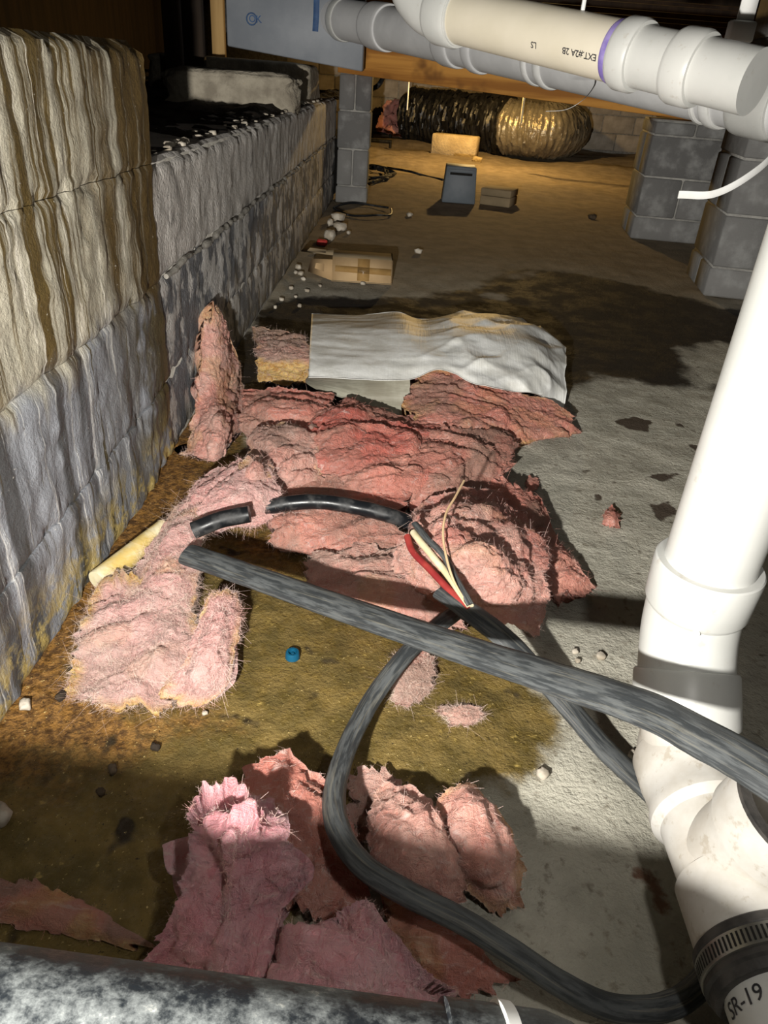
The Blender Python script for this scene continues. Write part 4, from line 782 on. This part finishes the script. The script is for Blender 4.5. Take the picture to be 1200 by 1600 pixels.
quadp('bottom_panel', [c0+zu*.003, c0+zu*.003+dy_*dw, c1+zu*.003+dy_*dw, c1+zu*.003], .003, M['card_dark'], cb)
f0, f1 = fl(481, 424, .01), fl(486, 404, .06); quadp('flap', [f0, c0+zu*.004, c0+zu*(hh-.01)+bk_*1.8, f1], .004, M['card'], cb)
quadp('flap', [fl(470, 392, .05), c0+zu*(hh-.006)+dy_*.1, c0+zu*hh+dy_*dw, fl(478, 384, .07)], .004, M['card_dark'], cb)
nf = np.cross(c1-c0, zu*hh+bk_*2); nf /= np.linalg.norm(nf); ft = lambda s, t_: c0+(c1-c0)*s+(zu*hh+bk_*2)*t_+nf*.0012+zu*.002
quadp('tape', [ft(.05, .40), ft(.98, .36), ft(.98, .62), ft(.05, .64)], .0008, M['tape'], fr)
quadp('tape', [ft(.42, .08), ft(.62, .08), ft(.62, .96), ft(.42, .96)], .0006, M['tape'], fr)

# grey box and small block farther back
gb = empty('grey_box', fl(716, 318, 0), 'grey plastic box with a slot near its top, on the dirt', 'box')
g0, g1 = fl(690, 316), fl(742, 320); gc = (g0+g1)/2; gw = np.linalg.norm(g1-g0)
v, q, tt = box_vq(-gw/2, gw/2, 0, .18, 0, .215, .006); f_ = 1-.12*v[:, 2]/.215; v[:, 0] *= f_; v[:, 1] += v[:, 2]*.12; v += [gc[0], gc[1], 0]; link('shell', mesh_np('shell', v, q, tt, smooth=False), M['grey_plastic'], gb)
v, q, tt = box_vq(-gw*.33, gw*.33, -.003, .01, .165, .18, .002); v[:, 1] += v[:, 2]*.12; v += [gc[0], gc[1], 0]; link('slot', mesh_np('slot', v, q, tt, smooth=False), M['dark'], gb)
v, q, tt = box_vq(-gw*.40, gw*.40, -.006, .004, .185, .198, .002); v[:, 1] += v[:, 2]*.12; v += [gc[0], gc[1], 0]; link('rim', mesh_np('rim', v, q, tt, smooth=False), M['grey_plastic'], gb)
s0 = fl(772, 322, 0); sb = empty('paver_block', s0, 'small brown paver block beside the grey box', 'block')
v, q, tt = box_vq(-.10, .10, -.0, .2, 0, .055, .004); an = -.35; v = v @ np.array([[math.cos(an), math.sin(an), 0], [-math.sin(an), math.cos(an), 0], [0, 0, 1]])+s0; link('lower_half', mesh_np('lower_half', v, q, tt, smooth=False), M['card_dark'], sb)
v, q, tt = box_vq(-.10, .10, -.0, .2, .057, .10, .004); v = v @ np.array([[math.cos(an), math.sin(an), 0], [-math.sin(an), math.cos(an), 0], [0, 0, 1]])+s0; link('upper_half', mesh_np('upper_half', v, q, tt, smooth=False), M['card_dark'], sb)
k0 = fl(672, 243), fl(742, 250)
kc = (k0[0]+k0[1])/2; an = math.atan2(k0[1][1]-k0[0][1], k0[1][0]-k0[0][0]); kw = np.linalg.norm(k0[1]-k0[0]); cbk = empty('concrete_block', kc, 'sand coloured concrete block lit by the warm lamp in front of the duct', 'block')
v, q, tt = box_vq(-kw/2, kw/2, 0, .2, 0, .2, .012); v = v @ np.array([[math.cos(an), math.sin(an), 0], [-math.sin(an), math.cos(an), 0], [0, 0, 1]])+kc; link('body', mesh_np('body', v, q, tt, smooth=False), M['cmu_sand'], cbk)

# flexible duct with a dark boot
dk = empty('flexible_duct', fl(830, 255, 0), 'fat foil flexible duct curling on the dirt with a black boot', 'duct')
dp_ = [fl(668, 212, .30), fl(720, 212, .30), fl(780, 220, .26), fl(840, 225, .24), fl(880, 226, .24), fl(895, 222, .24), fl(885, 214, .25)]
dp_ = [at(640, 195, 9.7), at(700, 196, 9.4), at(760, 208, 9.0), at(815, 218, 8.75), at(858, 224, 8.75), at(882, 222, 9.2), at(862, 214, 9.7)]
P = catmull(dp_, 260); rdd = .258*(1+.016*np.sin(np.arange(260)*1.3))+.012*fbm(P*3, 3, 4); P[:, 2] = np.maximum(P[:, 2]*0+.27, .27)
sweep('duct_sleeve', P[90:], rdd[90:], M['duct_foil'], dk, seg=40, noise=.05)
sweep('black_boot', P[:112], rdd[:112]*np.linspace(1.0, 1.12, 112), M['duct_black'], dk, seg=36, noise=.1)
kn = at(707, 160, 9.3); sweep('boot_collar', [(kn[0], 9.3, .45), (kn[0], 9.3, kn[2]+.04)], .085, M['duct_black'], dk, seg=24)
P2 = catmull([at(740, 178, 9.6), at(790, 188, 9.5), at(850, 200, 9.6)], 40); sweep('rear_sleeve', P2, .15, M['duct_black'], dk, seg=24, noise=.1)

# far pink wool, hanging rods, wires
wool('insulation_piece', None, .05, M['salmon'], pts=np.array([[at(604, 152, 10.2), at(625, 156, 10.2), at(650, 166, 10.2)], [at(594, 178, 9.9), at(618, 182, 9.9), at(642, 190, 9.9)], [at(584, 200, 9.6), at(606, 204, 9.6), at(632, 210, 9.6)]]), amp=.05, ang=1.3, res=.02, fib=0, dirt=.2); far_p = COL.objects[-1] if False else [o for o in COL.objects if o.name.startswith('insulation_piece')][-1]
tag(far_p, 'far pink batt slumped against the back wall beside the black boot', 'insulation', PG)
r0 = at(814, 192, 7.2); r1 = at(820, 145, 7.2); tag(sweep('hanging_rod', [r0, r1, (r1[0]+.02, 7.2, ZCE)], .011, M['wire_white'], seg=8), 'pale thin rod hanging in front of the foil duct', 'rod')
r0 = at(636, 172, 7.6); r1 = at(639, 125, 7.6); tag(sweep('hanging_string', [r0, r1, (r1[0], 7.6, ZCE)], .006, M['tie'], seg=6), 'thin white string hanging by the far pink batt', 'string')
tag(sweep('black_wire', catmull([at(560, 158, 6.4), at(578, 142, 6.3), at(600, 118, 6.2), (at(600, 118, 6.2)[0]+.1, 6.2, ZCE-.2)], 30), .018, M['hose'], seg=10), 'black wire slanting up behind the slim pier', 'wire')
def ringwire(cpx, cpy, rx_, ry_, r, n=1, label='', jit=.0, name='wire_coil', mat='hose'):
    c_ = fl(cpx, cpy); root = empty(name, c_, label, 'wire')
    for k in range(n):
        ph = random.random()*6; pts = [(c_[0]+math.cos(a)*rx_*(1+jit*random.uniform(-1, 1)), c_[1]+math.sin(a)*ry_*(1+jit*random.uniform(-1, 1)), r+.006*k+.01*abs(math.sin(a*2+ph))) for a in np.linspace(ph, ph+2*math.pi*.96, 14)]
        sweep('wire_loop', catmull(pts, 80), r, M[mat], root, seg=8)
    return root
ringwire(568, 331, .17, .20, .006, 1, 'single loop of thin wire lying by the slim pier', .06)
ringwire(578, 276, .16, .42, .009, 5, 'tangled dark wire coil on the dirt behind the slim pier', .3)
tag(sweep('loose_wire', catmull([fl(605, 262, .01), fl(640, 268, .03), fl(668, 276, .01), fl(692, 281, .01)], 30), .009, M['hose'], seg=8), 'dark loose wire trailing toward the grey box', 'wire')
tl = empty('metal_rack', fl(588, 212, 0), 'small dark metal rack on the dirt near the far pink batt', 'rack')
for (ax_, ay_, bx_, by_) in ((562, 206, 612, 208), (562, 218, 612, 222)):
    sweep('rail', [fl(ax_, ay_, .06), fl(bx_, by_, .06)], .018, M['duct_black'], tl, seg=8)
for px, py in ((565, 219), (610, 222), (565, 207), (610, 209)):
    c_ = fl(px, py, .06); sweep('foot', [(c_[0], c_[1], .0), (c_[0], c_[1], .06)], .014, M['duct_black'], tl, seg=8)
pebble(925, 342, .05, 'pebble_dark', 'dark chip alone on the bare dirt beside the pier', None, 'stone_chip')
pebble(745, 254, .09, 'cmu_sand', 'flat sand coloured chip beside the sand coloured block', None, 'stone_chip')

# warm work lamp hung behind the girder
wlp = np.array([.7, 7.28, 1.12]); lm = empty('hanging_lamp', (wlp[0], wlp[1], ZCE), 'warm bare bulb hanging behind the girder', 'lamp')
lathe('socket', wlp+up_*.05, wlp+up_*.12, [(0, .018), (0, .022), (.05, .022), (.07, .01)], M['rubber'], lm, 20)
sweep('cord', [wlp+up_*.11, (wlp[0], wlp[1], ZCE+.002)], .004, M['rubber'], lm, seg=8)
gm = MT('bulb_glass'); gm.b.inputs['Emission Color'].default_value = (1, .62, .2, 1); gm.b.inputs['Emission Strength'].default_value = 12; gm.done((255, 220, 160), .3)
lathe('bulb', wlp-up_*.035, wlp+up_*.055, [(0, .001), (.004, .014), (.02, .028), (.04, .030), (.06, .024), (.085, .014), (.09, .013)], gm.m, lm, 24)
wd_ = bpy.data.lights.new('bulb_light', 'POINT'); wo = bpy.data.objects.new('bulb_light', wd_); COL.objects.link(wo); wo.location = wlp-up_*.055; wd_.energy = 125; wd_.color = (1, .64, .23); wd_.shadow_soft_size = .03
wo.parent = lm; wo.matrix_parent_inverse = lm.matrix_world.inverted()
